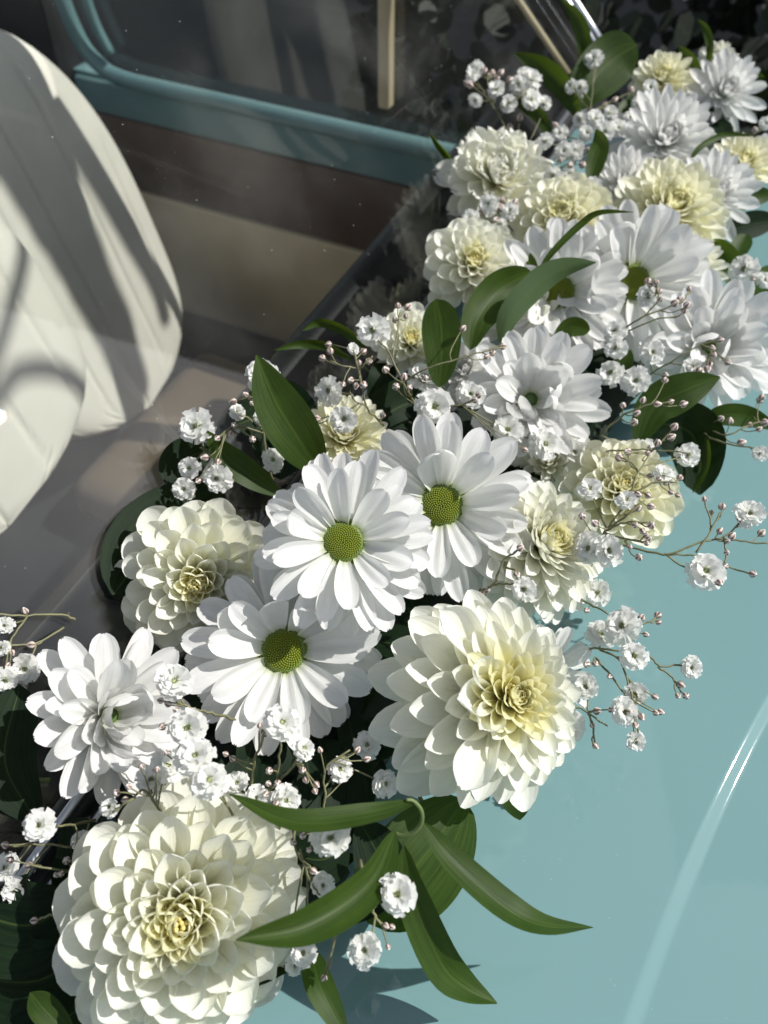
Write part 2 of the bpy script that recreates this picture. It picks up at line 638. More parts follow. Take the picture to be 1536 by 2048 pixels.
# far pillar and roof
v = [ws(s, y, o) for o in (-.006, -.03) for y in (1.018, 1.046) for s in (-.02, .64)]
obj('windscreen_pillar', mesh('windscreen_pillar', v, [(0, 1, 3, 2), (4, 6, 7, 5), (0, 2, 6, 4), (1, 5, 7, 3), (0, 4, 5, 1), (2, 3, 7, 6)], None, False), M['darktrim'], car)
strip('pillar_trim', ws(.02, 1.0, -.03), ws(.62, 1.0, -.03), .006, .004, NOUT, M['creamcard'])
obj('back_panel', box_mesh('back_panel', -1.72, -1.68, -.5, 1.16, -.75, -.12), M['darktrim'], car)
obj('near_door', box_mesh('near_door', -1.7, .0, -.5, -.47, -.75, -.165), M['darktrim'], car)
obj('cabin_floor', box_mesh('cabin_floor', -1.7, .5, -.5, 1.1, -.70, -.66), M['darktrim'], car)
obj('bulkhead', box_mesh('bulkhead', -.02, .0, -.5, 1.1, -.66, -.012), M['darktrim'], car)
# dashboard
v = []
prof = [(-.004, .008), (-.03, .0), (-.07, -.008), (-.088, -.014)]
for y in (-.46, 1.09):
    v += [(x, y, z) for x, z in prof]
obj('dash_top', mesh('dash_top', v, grid_faces(4, 2)), M['dashtop'], car)
path = [Vector((-.098, -.46 + 1.55 * i / 30, -.026)) for i in range(31)]
tube_obj('dash_roll', path, .017, .017, M['dashpad'], car, 16)
obj('dash_face', box_mesh('dash_face', -.098, -.085, -.46, 1.09, -.25, -.04), M['dashpad'], car)
# far door
door = obj('door', box_mesh('door', -.96, -.02, 1.10, 1.13, -.66, -.17), M['paint'], car)
obj('door_rail', box_mesh('door_rail', -.95, -.02, 1.085, 1.099, -.232, -.175, .004), M['paint'], door)
obj('door_card', box_mesh('door_card', -.95, -.02, 1.088, 1.098, -.372, -.236, .002), M['brownboard'], door)
obj('door_card', box_mesh('door_card', -1.65, -.02, 1.08, 1.098, -.64, -.376, .004), M['creamcard'], door)
path = smooth_path([(-.03, 1.085, -.165), (-.3, 1.085, -.165), (-.6, 1.085, -.163), (-.82, 1.085, -.161), (-.885, 1.085, -.14), (-.915, 1.085, -.09), (-.93, 1.085, .02), (-.955, 1.085, .2), (-.98, 1.085, .42)], 60)
tube_obj('door_window_frame', path, .0135, .0135, M['paint'], door, 12)
path = smooth_path([(-.852, 1.09, -.125), (-.872, 1.09, -.06), (-.885, 1.09, .1), (-.92, 1.09, .42)], 24)
tube_obj('door_window_frame', path, .008, .008, M['paint'], door, 10)
obj('door_pillar', box_mesh('door_pillar', -1.65, -.961, 1.07, 1.13, -.66, .44), M['darktrim'], door)
obj('door_glass', box_mesh('door_glass', -.94, -.03, 1.106, 1.109, -.165, .44), M['sideglass'], door)
obj('quarter_light_post', box_mesh('quarter_light_post', -.335, -.317, 1.078, 1.098, -.115, .42, .003), M['creamcard'], door)


# seats
def seat_back(name, y0, y1, ztop, zbot, xbot, xtop, thick, nchan):
    cy, hw = (y0 + y1) / 2, (y1 - y0) / 2
    NA, NB = 110, 36
    v = []
    for side in (1, -1):
        for j in range(NB + 1):
            b = j / NB
            z = zbot + (ztop - zbot) * b
            sh = (1 - ((b - .42) / .58) ** 2.5) ** .5 if .42 < b < 1 else (1 - ((.42 - b) / .42) ** 4.5) ** .5 if 0 < b <= .42 else .0
            sh = max(sh, .02)
            for i in range(NA + 1):
                a = -1 + 2 * i / NA
                edge = (1 - abs(a) ** 6) ** .5
                eb = (1 - b ** 10) ** .5
                g = min(1, abs(math.sin(a * hw * sh / .075 * math.pi)) * 5) ** .6
                dx = thick / 2 * edge * eb
                if side > 0:
                    dx += .0065 * edge * eb * g
                x = xbot + (xtop - xbot) * b + side * dx
                v.append((x, cy + a * hw * sh , z))
    n = (NA + 1) * (NB + 1)
    f = grid_faces(NA + 1, NB + 1) + [tuple(reversed(q)) for q in grid_faces(NA + 1, NB + 1, n)]
    return obj(name, mesh(name, v, f), M['vinyl'], car)


far = seat_back('seat',   .50, .935, .042, -.54, -.68, -.81, .12, 7)
obj('seat_cushion', box_mesh('seat_cushion', -.66, -.24, .51, .93, -.655, -.56, .04), M['seatbase'], far)
near = seat_back('seat', .04, .482, .105, -.225, -.435, -.515, .12, 7)
obj('seat_cushion', box_mesh('seat_cushion', -.44, -.14, .05, .475, -.56, -.42, .04), M['seatbase'], near)
# added unseen forked limbs, shaped to throw shadow bands on the seat
bpy.context.view_layer.update()


def on_seat(px, py, x0):
    """where this place of the photograph meets the mean plane of a leaning seat front"""
    mi = near.matrix_world.inverted()
    o = mi @ CAM
    d = mi.to_3x3() @ ray(px, py)
    n = Vector((1, 0, .22)).normalized()
    k = (Vector((x0, 0, 0)) - o).dot(n) / d.dot(n)
    return near.matrix_world @ (o + d * k)


def shadow_bough(pts, away, x0):
    """centre line and radii of a limb whose shadow falls on these places of the seat"""
    out, rad = [], []
    for x, y, hw in pts:
        p = on_seat(x, y, x0)
        out.append(p + SUN * away)
        rad.append(hw * 1.15 * dep(p) / F)
    return out, rad


def limb(name, pts, rad, m, root):
    n = 5 * (len(pts) - 1)
    sp = smooth_path(pts, n)
    v, f = tube(sp, 1, 1, 10)
    for i, c in enumerate(sp):
        t = i / n * (len(pts) - 1)
        k = min(int(t), len(pts) - 2)
        rr = rad[k] + (rad[k + 1] - rad[k]) * (t - k)
        for q in range(10):
            w = v[i * 10 + q] - c
            v[i * 10 + q] = c + w * rr * (1 + .06 * math.sin(i * 1.3 + q * 2)) - root.location
    return obj(name, mesh(name, v, f), m, root)


tb = Vector((2.2, 3.3, 0))
shadow_tree = empty('tree', (tb.x, tb.y, -.8), 'young tree out beside the car whose bough shades the seat', 'tree')
b1, r1 = shadow_bough([(-60, 120, 72), (10, 240, 66), (90, 390, 58), (165, 530, 51), (235, 680, 40), (275, 790, 28)], 2.0, -.735)
b2, r2 = shadow_bough([(0, 95, 24), (60, 170, 19), (130, 262, 18), (212, 398, 18), (305, 560, 17), (330, 640, 14)], 2.0, -.735)
b3, r3 = shadow_bough([(-40, 800, 12), (20, 762, 15), (90, 750, 16), (165, 780, 16), (220, 850, 14)], 2.0, -.43)
fork = Vector((1.2, 1.7, 3.6))
limb('trunk', [shadow_tree.location, Vector((tb.x + .05, tb.y, 1.2)), Vector((tb.x, tb.y - .05, 2.6)), Vector((1.6, 2.7, 3.6)), fork, b1[0] + (fork - b1[0]) * .4, b1[0]], [.12, .10, .085, .07, .06, .05, r1[0]], M['bark'], shadow_tree)  # added trunk that carries the shadow limbs
limb('bough', b1, r1, M['bark'], shadow_tree)
limb('branch', [b1[0]] + b2, [.03] + r2, M['bark'], shadow_tree)  # added limb, traced back towards the sun from the seat
limb('branch', [b1[1]] + b3, [.012] + r3, M['bark'], shadow_tree)

# ground behind the car
g = obj('ground', mesh('ground', [(-60, -60, -.8), (60, -60, -.8), (60, 60, -.8), (-60, 60, -.8)], [(0, 1, 2, 3)]), M['asphalt'])
g['kind'] = 'structure'

# added unseen building right of the car, placed to mirror dark in the windscreen
reflection_house = empty('house', (5.2, 2.85, -.8), 'dark rendered house on the far side of the yard mirrored in the windscreen', 'house')
obj('wall', box_mesh('wall', 0, 1.8, 0, 12, 0, 13.0), M['housewall'], reflection_house)
obj('roof', box_mesh('roof', -.1, 1.9, -.05, 12.1, 13.001, 13.15), M['darktrim'], reflection_house)
for wy in (1.5, 4.5, 7.5):
    for wz in (1.2, 4.2, 7.2, 10.2):
        w_ = obj('window', box_mesh('window', -.06, -.002, wy, wy + 1.1, wz, wz + 1.4, .01), M['darktrim'], reflection_house)
        obj('pane', box_mesh('pane', -.075, -.061, wy + .1, wy + 1.0, wz + .1, wz + 1.3), M['sideglass'], w_)

# ================================================================== petals and blooms
PET = {}


def petal_mesh(key, L, Wd, b0, tp, pw, ph0, ph1, k1, k2, ridge=0, notch=0, wave=0, seed=0, nu=8, nv=10, rollin=0):
    """a petal along +Y, hollow side +Z.  ph = half angle of the cross-section, k1/k2 = lengthwise bend"""
    kk = (key, seed)
    if kk in PET:
        return PET[kk]
    r = random.Random(hash(str(key)) % 1000 * 0 + seed * 13 + sum(map(ord, str(key))))
    asym = r.uniform(-.12, .12)
    ph_w = r.uniform(0, 6.28)
    tw = r.uniform(-.25, .25)
    k1 += r.uniform(-.12, .12)
    k2 += r.uniform(-.15, .15)
    v, uv = [], []
    y = z = 0.0
    prev = 0
    peak = max((b0 * (1 - s) + s ** .8) * (1 - s ** tp) ** pw for s in [i / 40 for i in range(40)])
    for j in range(nv + 1):
        s = j / nv
        s = 1 - (1 - s) ** 1.55
        ds = s - prev
        prev = s
        a = k1 * s + k2 * s ** 4
        y += math.cos(a) * ds * L
        z += math.sin(a) * ds * L
        se = min(s, .994)
        hw = Wd / 2 * (b0 * (1 - se) + se ** .8) * (1 - se ** tp) ** pw / peak
        ph = ph0 + (ph1 - ph0) * s
        tws = tw * s
        for i in range(nu + 1):
            q = -1 + 2 * i / nu
            ang = ph * q
            x = hw / ph * math.sin(ang)
            h = hw / ph * (1 - math.cos(ang))
            if ridge:
                h += ridge * Wd * math.cos(q * math.pi * 2.0) * math.sin(math.pi * min(1, s * 1.02)) ** .7
            if wave:
                h += wave * Wd * s * s * (math.sin(q * 4.2 + ph_w) * .6 + math.sin(q * 8.5 + ph_w * 2 + s * 3) * .4)
            back = 0
            if notch:
                back = notch * L * s ** 6 * (.5 - .5 * math.cos(q * 3 * math.pi)) * (1 - abs(q)) ** .3
            if wave:
                back += wave * .4 * L * s ** 4 * math.sin(q * 9 + ph_w)
            # tilt of the section
            ca, sa = math.cos(a), math.sin(a)
            yy = y - back * ca - h * sa
            zz = z - back * sa + h * ca
            xx = x + asym * Wd * s * (1 - s)
            xr = xx * math.cos(tws) - (zz - z) * math.sin(tws)
            zr = xx * math.sin(tws) + (zz - z) * math.cos(tws) + z
            v.append((xr, yy, zr))
            uv.append((i / nu, s))
    me = mesh('petal', v, grid_faces(nu + 1, nv + 1), uv)
    PET[kk] = me
    return me


def root_frame(root, axis, spin):
    q = axis.to_track_quat('Z', 'Y') @ Quaternion((0, 0, 1), spin)
    root.rotation_mode = 'QUATERNION'
    root.rotation_quaternion = q
    return q


def put_petal(root, me, m, base, az, psi, roll, sc):
    y = Vector((math.sin(psi) * math.cos(az), math.sin(psi) * math.sin(az), math.cos(psi)))
    zc = Vector((-math.cos(psi) * math.cos(az), -math.cos(psi) * math.sin(az), math.sin(psi)))
    x = y.cross(zc)
    mt = Matrix((x, y, zc)).transposed().to_4x4()
    mt = Matrix.Translation(base) @ mt @ Matrix.Rotation(roll, 4, 'Y') @ Matrix.Diagonal((*sc, 1))
    o = obj('petal', me, m, root)
    o.matrix_basis = mt
    return o


def stem_for(root, R, ln=.55):
    # short stem under the bloom, in its own frame
    inv = root.rotation_quaternion.inverted()
    down = inv @ Vector((0, 0, -1))
    a = Vector((0, 0, -.06 * R))
    path = smooth_path([a, a + Vector((0, 0, -.25 * R)), a + Vector((0, 0, -.35 * R)) + down * (ln * R)], 6)
    tube_obj('stem', path, .05 * R, .045 * R, M['stem'], root, 8)
    v, f = tube([Vector((0, 0, -.2 * R)), Vector((0, 0, -.1 * R)), Vector((0, 0, .02 * R))], .06 * R, .22 * R, 14)
    obj('calyx', mesh('calyx', v, f), M['calyx'], root)


GA = math.pi * (3 - 5 ** .5)
STY = {
    # N, psi0, psi1, psi_exp, L0, L1, W0, W1, b0, tp, pw0, pw1, phi base (out,in), phi tip (out,in), k1 (out,in), k2 (out,in)
    'ball':   dict(N=112, ps=(108, 9, 1.1), L=(1.0, .42), W=(.50, .27), b0=.22, tp=(8.0, 7.0), pw=.5, p0=(1.7, 2.8), p1=(.72, 1.55), k1=(.02, .0), k2=(.55, .0)),
    'deco':   dict(N=150, ps=(108, 8, 1.0), L=(1.0, .46), W=(.42, .15), b0=.3, tp=(4.5, 2.6), pw=.62, p0=(.9, 1.3), p1=(.7, 1.0), k1=(-.05, .1), k2=(.3, .35)),
    'mum':    dict(N=96, ps=(108, 8, .85), L=(1.0, .45), W=(.29, .15), b0=.35, tp=(4.0, 3.0), pw=.6, p0=(.7, 1.4), p1=(.5, 1.0), k1=(.0, .35), k2=(.1, .4)),
    'ruffle': dict(N=62, ps=(105, 8, .9), L=(1.0, .55), W=(.5, .36), b0=.3, tp=(6.0, 6.0), pw=.45, p0=(.7, 1.2), p1=(.5, .9), k1=(.0, .3), k2=(.2, .3), wave=.14),
}


def bloom(name, style, mkey, label, x, y, z, Rpx, tilt, spin=0, cat='flower', group=None, nscale=1.0, core=True, flat=1.0, seed=1, open_=1.0, lop=None):
    P = pt(x, y, z, .028)
    R = Rpx * dep(P) / F
    root = empty(name, P, label, cat, group)
    root_frame(root, facing(P, *tilt), spin)
    st = STY[style]
    inv = root.rotation_quaternion.inverted()
    left = inv @ Vector((-1, 0, 0))
    az_left = math.atan2(left.y, left.x)
    r = random.Random(seed * 101 + 5)
    n = int(st['N'] * nscale)
    for k in range(n):
        f = k / (n - 1)
        fb = round(f * 7) / 7                        # eight petal sizes
        lv = lambda t: t[0] + (t[1] - t[0]) * fb
        me = petal_mesh((style, mkey, round(fb * 7)), lv(st['L']), lv(st['W']), st['b0'], lv(st['tp']), st['pw'],
                        lv(st['p0']), lv(st['p1']), lv(st['k1']), lv(st['k2']), wave=st.get('wave', 0), seed=r.randrange(4))
        psi = st['ps'][0] + (st['ps'][1] - st['ps'][0]) * f ** st['ps'][2]
        psi = R_(psi * open_ + r.uniform(-4, 4) * (1 - .5 * f))
        az = k * GA + r.uniform(-.09, .09)
        rr = .10 * R
        base = Vector((rr * math.sin(psi) * math.cos(az), rr * math.sin(psi) * math.sin(az), (.10 * math.cos(psi) + .02) * R * flat))
        s = R * r.uniform(.93, 1.05)
        wx = 1.0
        if lop:
            g = (lop[0] + lop[1] * math.cos(az - az_left)) * (1 - f) ** .8 + 1 - (1 - f) ** .8
            s *= g
            wx = g ** -.25
        hf = .55 if lop else .8
        if style in ('ball', 'deco') and f > hf:
            me = petal_mesh((style, 'heart', round(fb * 7)), lv(st['L']), lv(st['W']), st['b0'], lv(st['tp']), st['pw'],
                            lv(st['p0']), lv(st['p1']), lv(st['k1']), lv(st['k2']), seed=r.randrange(4))
        put_petal(root, me, M['dahlia_heart' if f > hf and style in ('ball', 'deco') else mkey], base, az, psi, r.uniform(-.14, .14), (s * wx * r.uniform(.94, 1.07), s * .95, s))
    if core:
        v, f, uvv = [], [], []
        me = bead_dome('core', .15 * R, 44, .34 * R * flat, r, .9)
        c = obj('core', me, M['core'], root)
        c['kind'] = 'stuff'
    stem_for(root, R)
    return root, R


def bead_dome(name, rad, n, zc, r, dome=.6, bead=None):
    """many small florets packed in a sunflower spiral, one mesh"""
    v, f, uv = [], [], []
    bead = bead or rad * 1.15 / n ** .5
    for k in range(n):
        t = (k + .5) / n
        rr = rad * t ** .5
        az = k * GA
        h = dome * rad * (1 - t)
        nrm = Vector((math.cos(az) * rr * dome * 1.2, math.sin(az) * rr * dome * 1.2, rad)).normalized()
        c = Vector((rr * math.cos(az), rr * math.sin(az), zc + h))
        e1 = nrm.orthogonal().normalized()
        e2 = nrm.cross(e1)
        o = len(v)
        b = bead * (.75 + .35 * t ** .5)
        for lev, (rl, hl) in enumerate(((1.0, -.6), (.95, .1), (.6, .75))):
            for i in range(6):
                a = math.tau * i / 6 + k
                v.append(c + (e1 * math.cos(a) + e2 * math.sin(a)) * (b * rl) + nrm * (b * hl))
                uv.append((.15 + .35 * lev, t))
        v.append(c + nrm * (b * .95))
        uv.append((1, t))
        for lev in (0, 1):
            for i in range(6):
                a = o + lev * 6 + i
                bb = o + lev * 6 + (i + 1) % 6
                f.append((a, bb, bb + 6, a + 6))
        for i in range(6):
            f.append((o + 12 + i, o + 12 + (i + 1) % 6, o + 18))
    return mesh(name, v, f, uv)


def daisy(label, x, y, z, Rpx, tilt, spin=0, rows=((17, 99, 1.0), (16, 88, .96), (10, 72, .76)), disc=.25, seed=1, cat='daisy', group='white daisies with green centres', cone=0, skip=None, name='daisy', wscale=1.0):
    P = pt(x, y, z, .028)
    R = Rpx * dep(P) / F
    root = empty(name, P, label, cat, group)
    root_frame(root, facing(P, *tilt), spin)
    r = random.Random(seed * 77 + 3)
    rd = disc * R
    for ri, (n, ps, ln) in enumerate(rows):
        off = r.uniform(0, 6.28)
        for k in range(n):
            az = off + math.tau * k / n + r.uniform(-.10, .10)
            if skip and skip(az, ri, r):
                continue
            sv = r.randrange(6)
            bent = r.random()
            if bent < .12 and ri > 0:
                key = ('daisy_curl', ri)
                me = petal_mesh(key, .74, (.31 * wscale), .3, 6.0, .5,   .7, .9, .5, .9, ridge=.02, seed=sv)
            else:
                key = ('daisy', wscale)
                me = petal_mesh(key, .80, (.285 * wscale), .30, 4.2, .5, .55, .5, .22, -.35, ridge=.042, notch=.028, seed=sv, nu=10, nv=10)
            psi = R_(ps - cone + r.uniform(-12, 12))
            b = rd * .78
            base = Vector((b * math.cos(az), b * math.sin(az), -.012 * R + .02 * R * ri))
            s = R * ln * r.uniform(.86, 1.06)
            put_petal(root, me, M['white'], base, az, psi, r.uniform(-.42, .42), (R * r.uniform(.88, 1.1), s, R))
    d = obj('disc', bead_dome('disc', rd, 420, .0 * R, r, .38), M['disc'], root)
    d['kind'] = 'stuff'
    v, f = tube([Vector((0, 0, -.06 * R)), Vector((0, 0, .02 * R)), Vector((0, 0, .05 * R))], rd * .9, rd * .8, 16)
    obj('receptacle', mesh('receptacle', v, f), M['calyx'], root)
    stem_for(root, R)
    return root, R


GD = 'cream dahlias of the garland'
# ---- cream blooms
d1, R1 = bloom('dahlia', 'ball', 'dahlia', 'large cream ball dahlia with cupped petals in the near corner beside the turquoise bonnet', 365, 1822, .055, 250, (-.04, -.20), .3, 'dahlia', GD, 1.15, seed=2)
d2, R2 = bloom('dahlia', 'ball', 'dahlia', 'shaded cream dahlia tucked behind the daisies with a hollow greenish heart', 398, 1158, .05, 168, (-.06, -.16), 1.1, 'dahlia', GD, .8, seed=3)
c1, RC1 = bloom('chrysanthemum', 'deco', 'cream', 'big cream bloom with broad curled petals on its left above the loop of leaves', 1018, 1396, .078, 152, (.30, .08), .2, 'chrysanthemum', 'cream chrysanthemums of the garland', 1.0, seed=4, lop=(1.47, .55))
inv_ = c1.rotation_quaternion.inverted()
lf_ = inv_ @ Vector((-1, 0, 0))
aL = math.atan2(lf_.y, lf_.x)
for k, (da, ps, ln, wd) in enumerate(((-.42, 46, 1.0, .85), (.10, 52, 1.12, .95), (.62, 48, 1.0, .8), (.9, 66, 1.45, 1.0), (-.75, 66, 1.5, 1.0))):
    me = petal_mesh(('scoop', 'cream', k), ln, wd * .72, .22, 7.0, .5, 2.5, 1.15, .05, .35, wave=.03, seed=k, nu=12, nv=14)
    put_petal(c1, me, M['cream'], Vector((math.cos(aL + da), math.sin(aL + da), .9)) * (.12 * RC1), aL + da, R_(ps), .1, (RC1, RC1, RC1))
bloom('chrysanthemum', 'deco', 'cream', 'cream bloom turned sideways under the upper green centred daisy', 1075, 1095, .062, 152, (.6, .3), .9, 'chrysanthemum', 'cream chrysanthemums of the garland', .95, seed=5)
bloom('dahlia', 'ball', 'yellow', 'pale yellow dahlia at the bonnet edge veiled by dark buds', 1240, 985, .052, 124, (.25, .35), 2, 'dahlia', GD, .9, seed=6)
bloom('chrysanthemum', 'mum', 'yellow', 'yellow hearted bloom mostly hidden behind the upright pointed leaf', 690, 880, .065, 104, (.1, .5), .5, 'chrysanthemum', 'cream chrysanthemums of the garland', 1.2, seed=7)
bloom('dahlia', 'ball', 'yellow', 'pale yellow dahlia facing upward with a dark hollow eye', 1125, 452, .072, 112, (.0, .55), .1, 'dahlia', GD, .95, seed=8)
bloom('dahlia', 'deco', 'yellow', 'broad pale yellow dahlia between the eyed dahlia and white chrysanthemum', 1335, 430, .070, 122, (.3, .45), .8, 'dahlia', GD, .9, seed=9)
bloom('dahlia', 'ball', 'cream', 'cream white dahlia against the dark windscreen with wide cupped petals', 945, 535, .066, 108, (.1, .4), 1.5, 'dahlia', GD, .62, seed=10)
bloom('carnation', 'ruffle', 'cream', 'pale ruffled bloom leaning against the windscreen at the far left edge', 990, 365, .066, 112, (.15, .5), .4, 'carnation', None, 1.0, core=False, seed=11)
bloom('dahlia', 'ball', 'cream', 'half hidden cream dahlia behind the round ended upright leaf', 820, 690, .058, 88, (.1, .4), .4, 'dahlia', GD, .6, seed=12)
bloom('dahlia', 'deco', 'yellow', 'yellowish bloom at the far end behind the big green leaf', 1325, 165, .062, 68, (.1, .6), .4, 'dahlia', GD, .6, seed=13)
bloom('rose', 'ruffle', 'cream', 'small round cream bud highest at the far end of the garland', 1432, 125, .062, 40, (.1, .6), .4, 'rose', None, .6, core=False, seed=14, open_=.8)
bloom('dahlia', 'deco', 'yellow', 'cream bloom at the right edge of the photo near the far end', 1482, 335, .052, 74, (.3, .5), .4, 'dahlia', GD, .6, seed=15)
bloom('chrysanthemum', 'mum', 'cream', 'cream bloom squeezed between white daisy petals and rounded green leaves', 1385, 540, .055, 74, (.3, .45), .4, 'chrysanthemum', 'cream chrysanthemums of the garland', .7, seed=16)
GM = 'white chrysanthemums without visible centres'
bloom('chrysanthemum', 'mum', 'white', 'white many petalled chrysanthemum at the far right end of the garland', 1445, 190, .058, 86, (.3, .4), .4, 'chrysanthemum', GM, .8, core=False, seed=17)
bloom('chrysanthemum', 'mum', 'white', 'bright white chrysanthemum just in front of the big far leaf', 1325, 285, .072, 110, (.3, .35), .9, 'chrysanthemum', GM, .9, core=False, seed=18)
bloom('chrysanthemum', 'mum', 'white', 'white chrysanthemum to the right of the broad pale yellow dahlia', 1425, 395, .064, 96, (.35, .35), 1.9, 'chrysanthemum', GM, .8, core=False, seed=19)

bloom('chrysanthemum', 'mum', 'white', 'white bloom half covered by the tip of the grey green leaf', 1185, 500, .06, 98, (.0, .5), .4, 'chrysanthemum', GM, .8, core=False, seed=21)
bloom('chrysanthemum', 'mum', 'cream', 'cream bloom low under the pair of curved leaves', 1040, 640, .052, 92, (.0, .4), .4, 'chrysanthemum', 'cream chrysanthemums of the garland', .8, seed=22)
bloom('chrysanthemum', 'mum', 'white', 'white bloom peeping out between the far white chrysanthemum and the thin arched leaf', 1250, 375, .06, 88, (.1, .5), .4, 'chrysanthemum', GM, .7, core=False, seed=23)
bloom('chrysanthemum', 'mum', 'cream', 'pale bloom low between the right hand daisy and the long petalled daisy', 1345, 620, .05, 92, (.1, .4), .4, 'chrysanthemum', 'cream chrysanthemums of the garland', .7, seed=24)
bloom('chrysanthemum', 'mum', 'white', 'small white bloom low at the foot of the raised petalled daisy', 930, 745, .05, 86, (-.05, .3), .4, 'chrysanthemum', GM, .7, core=False, seed=25)
bloom('chrysanthemum', 'mum', 'cream', 'cream bloom low between the sunlit daisy and the pale yellow dahlia', 1095, 925, .045, 92, (.1, .3), .4, 'chrysanthemum', 'cream chrysanthemums of the garland', .7, seed=26)
# ---- daisies
daisy('white daisy with a full green centre nearest the middle of the garland', 688, 1084, .11, 190, (-.04, .06), .2, seed=1)
daisy('white daisy with a sunlit green centre right behind the middle one', 884, 1010, .09, 196, (.05, -.04), .9, seed=2)
daisy('shaded white daisy with a dark green centre below the middle daisy', 568, 1302, .066, 208, (-.05, .04), .3, seed=3)
daisy('white daisy at the left edge turned away so its centre is hidden', 215, 1432, .048, 205, (.55, .12), .5, ((15, 96, 1.0), (14, 80, 1.0), (12, 62, .85), (10, 42, .62)), .11, seed=4, cone=14)
daisy('white daisy with raised petals over the near daisies, its centre covered', 1060, 800, .07, 178, (.18, .12), .2, ((15, 90, 1.0), (14, 74, 1.0), (11, 60, .84), (9, 62, .56)), .10, seed=5, cone=14)
daisy('white daisy half covered by the grey green curved leaf', 1118, 585, .072, 146, (.12, .12), .6, seed=6, cone=14)
daisy('white daisy with long upright petals to the right of the curved leaf', 1262, 565, .074, 168, (.22, .12), .2, seed=7, cone=14)
daisy('white daisy at the right edge of the photo over the bonnet', 1415, 695, .062, 165, (.32, .15), .8, ((15, 92, 1.0), (14, 76, 1.0), (11, 58, .84), (9, 62, .56)), .10, seed=8, cone=12)
daisy('white daisy mostly hidden behind the big cream bloom', 1095, 1345, .048, 110, (.35, .1), .8, ((13, 92, 1.0), (10, 78, .92)), .2, seed=9)


# ================================================================== leaves
def leaf(root, pts, wpx, roll=(0, 0), fold=.25, m='leaf', prof='lance', name='leaf', label=None):
    P = [pt(*p) for p in pts]
    n = 22
    path = smooth_path(P, n)
    wd = wpx * dep(path[n // 2]) / F
    v, uv = [], []
    K = 8
    for i, p in enumerate(path):
        s = i / n
        t = (path[min(i + 1, n)] - path[max(i - 1, 0)]).normalized()
        nh = (CAM - p).normalized()
        ro = R_(roll[0] + (roll[1] - roll[0]) * s)
        side = t.cross(nh).normalized()
        nrm = side.cross(t).normalized()
        sd_ = side * math.cos(ro) + nrm * math.sin(ro)
        nn = sd_.cross(t).normalized()
        if prof == 'lance':
            w = (s ** .62) * (1 - s ** 1.6) ** .9 * 2.0
        elif prof == 'oval':
            w = (s ** .5) * (1 - s ** 2.6) ** .6 * 1.55
        else:
            w = (s ** .55) * (1 - s) ** .75 * 1.95
        w = max(w, .035) * wd / 2
        for k in range(K + 1):
            q = -1 + 2 * k / K
            v.append(clear(p + sd_ * (q * w * math.cos(fold * abs(q))) + nn * (abs(q) ** 1.3 * w * fold), .004) - root.location)
            uv.append((k / K, s))
    o = obj(name, mesh(name, v, grid_faces(K + 1, n + 1), uv), M[m], root)
    if label:
        o['label'] = label
    return o


def sprig(label, stem_pts, r, leaves, m='leaf', name='leaf_sprig', cat='greenery', group=None):
    P = [pt(*p) for p in stem_pts]
    root = empty(name, P[0], label, cat, group)
    tube_obj('stem', [p - P[0] for p in smooth_path(P, 4 * len(P))], r, r * .7, M['stem'], root, 8)
    for lf in leaves:
        kw = dict(m=m)
        kw.update(lf[2] if len(lf) > 2 else {})
        leaf(root, lf[0], lf[1], **kw)
    return root


sprig('looped sprig of long pointed leaves hanging over the turquoise bonnet',
      [(790, 1668, .086), (806, 1672, .088), (828, 1664, .091), (843, 1645, .095), (842, 1620, .1), (826, 1602, .103), (812, 1600, .104)], .0011, [
          ([(838, 1602, .1), (740, 1632, .112), (590, 1645, .118), (458, 1588, .118)], 68, dict(roll=(-50, -28), fold=.35)),
          ([(790, 1662, .088), (738, 1765, .1), (615, 1850, .112), (472, 1880, .12)], 100, dict(roll=(25, -5), fold=.55)),
          ([(846, 1645, .088), (905, 1722, .084), (1010, 1815, .074), (1090, 1852, .066), (1186, 1855, .045)], 76, dict(roll=(15, 50), fold=.3)),
          ([(808, 1690, .085), (824, 1790, .07), (880, 1925, .045), (930, 1975, .032), (994, 2007, .024)], 90, dict(roll=(-10, 30), fold=.4))])
sprig('broad veined leaf lying under the looped sprig', [(820, 1560, .03), (860, 1630, .04)], .0012, [
    ([(930, 1600, .045), (850, 1710, .044), (735, 1845, .04)], 190, dict(fold=.12, prof='oval')),
    ([(720, 1640, .05), (760, 1740, .046), (700, 1850, .04)], 120, dict(fold=.2, m='darkleaf')),
    ([(1000, 1560, .05), (1030, 1600, .04), (1040, 1640, .03)], 60, dict(fold=.2))])
sprig('narrow leaf pointing down beside the near dahlia', [(590, 1840, .03), (622, 1898, .05)], .0011, [
    ([(620, 1895, .05), (640, 1975, .056), (700, 2090, .05)], 66, dict(roll=(0, 15)))])
sprig('upright pointed leaf with a bright glint left of the yellow bloom', [(640, 960, .05), (622, 925, .075)], .001, [
    ([(640, 945, .075), (600, 880, .095), (550, 800, .115), (513, 710, .135)], 118, dict(roll=(10, -8), fold=.3)),
    ([(560, 990, .06), (500, 950, .075), (450, 910, .085), (412, 860, .1)], 66, dict(roll=(-20, 10)))])
sprig('round ended upright leaf over the half hidden cream dahlia', [(900, 800, .05), (880, 765, .085)], .001, [
    ([(878, 775, .085), (884, 710, .098), (882, 650, .108), (872, 598, .118)], 80, dict(prof='oval', fold=.12, roll=(0, 10)))])
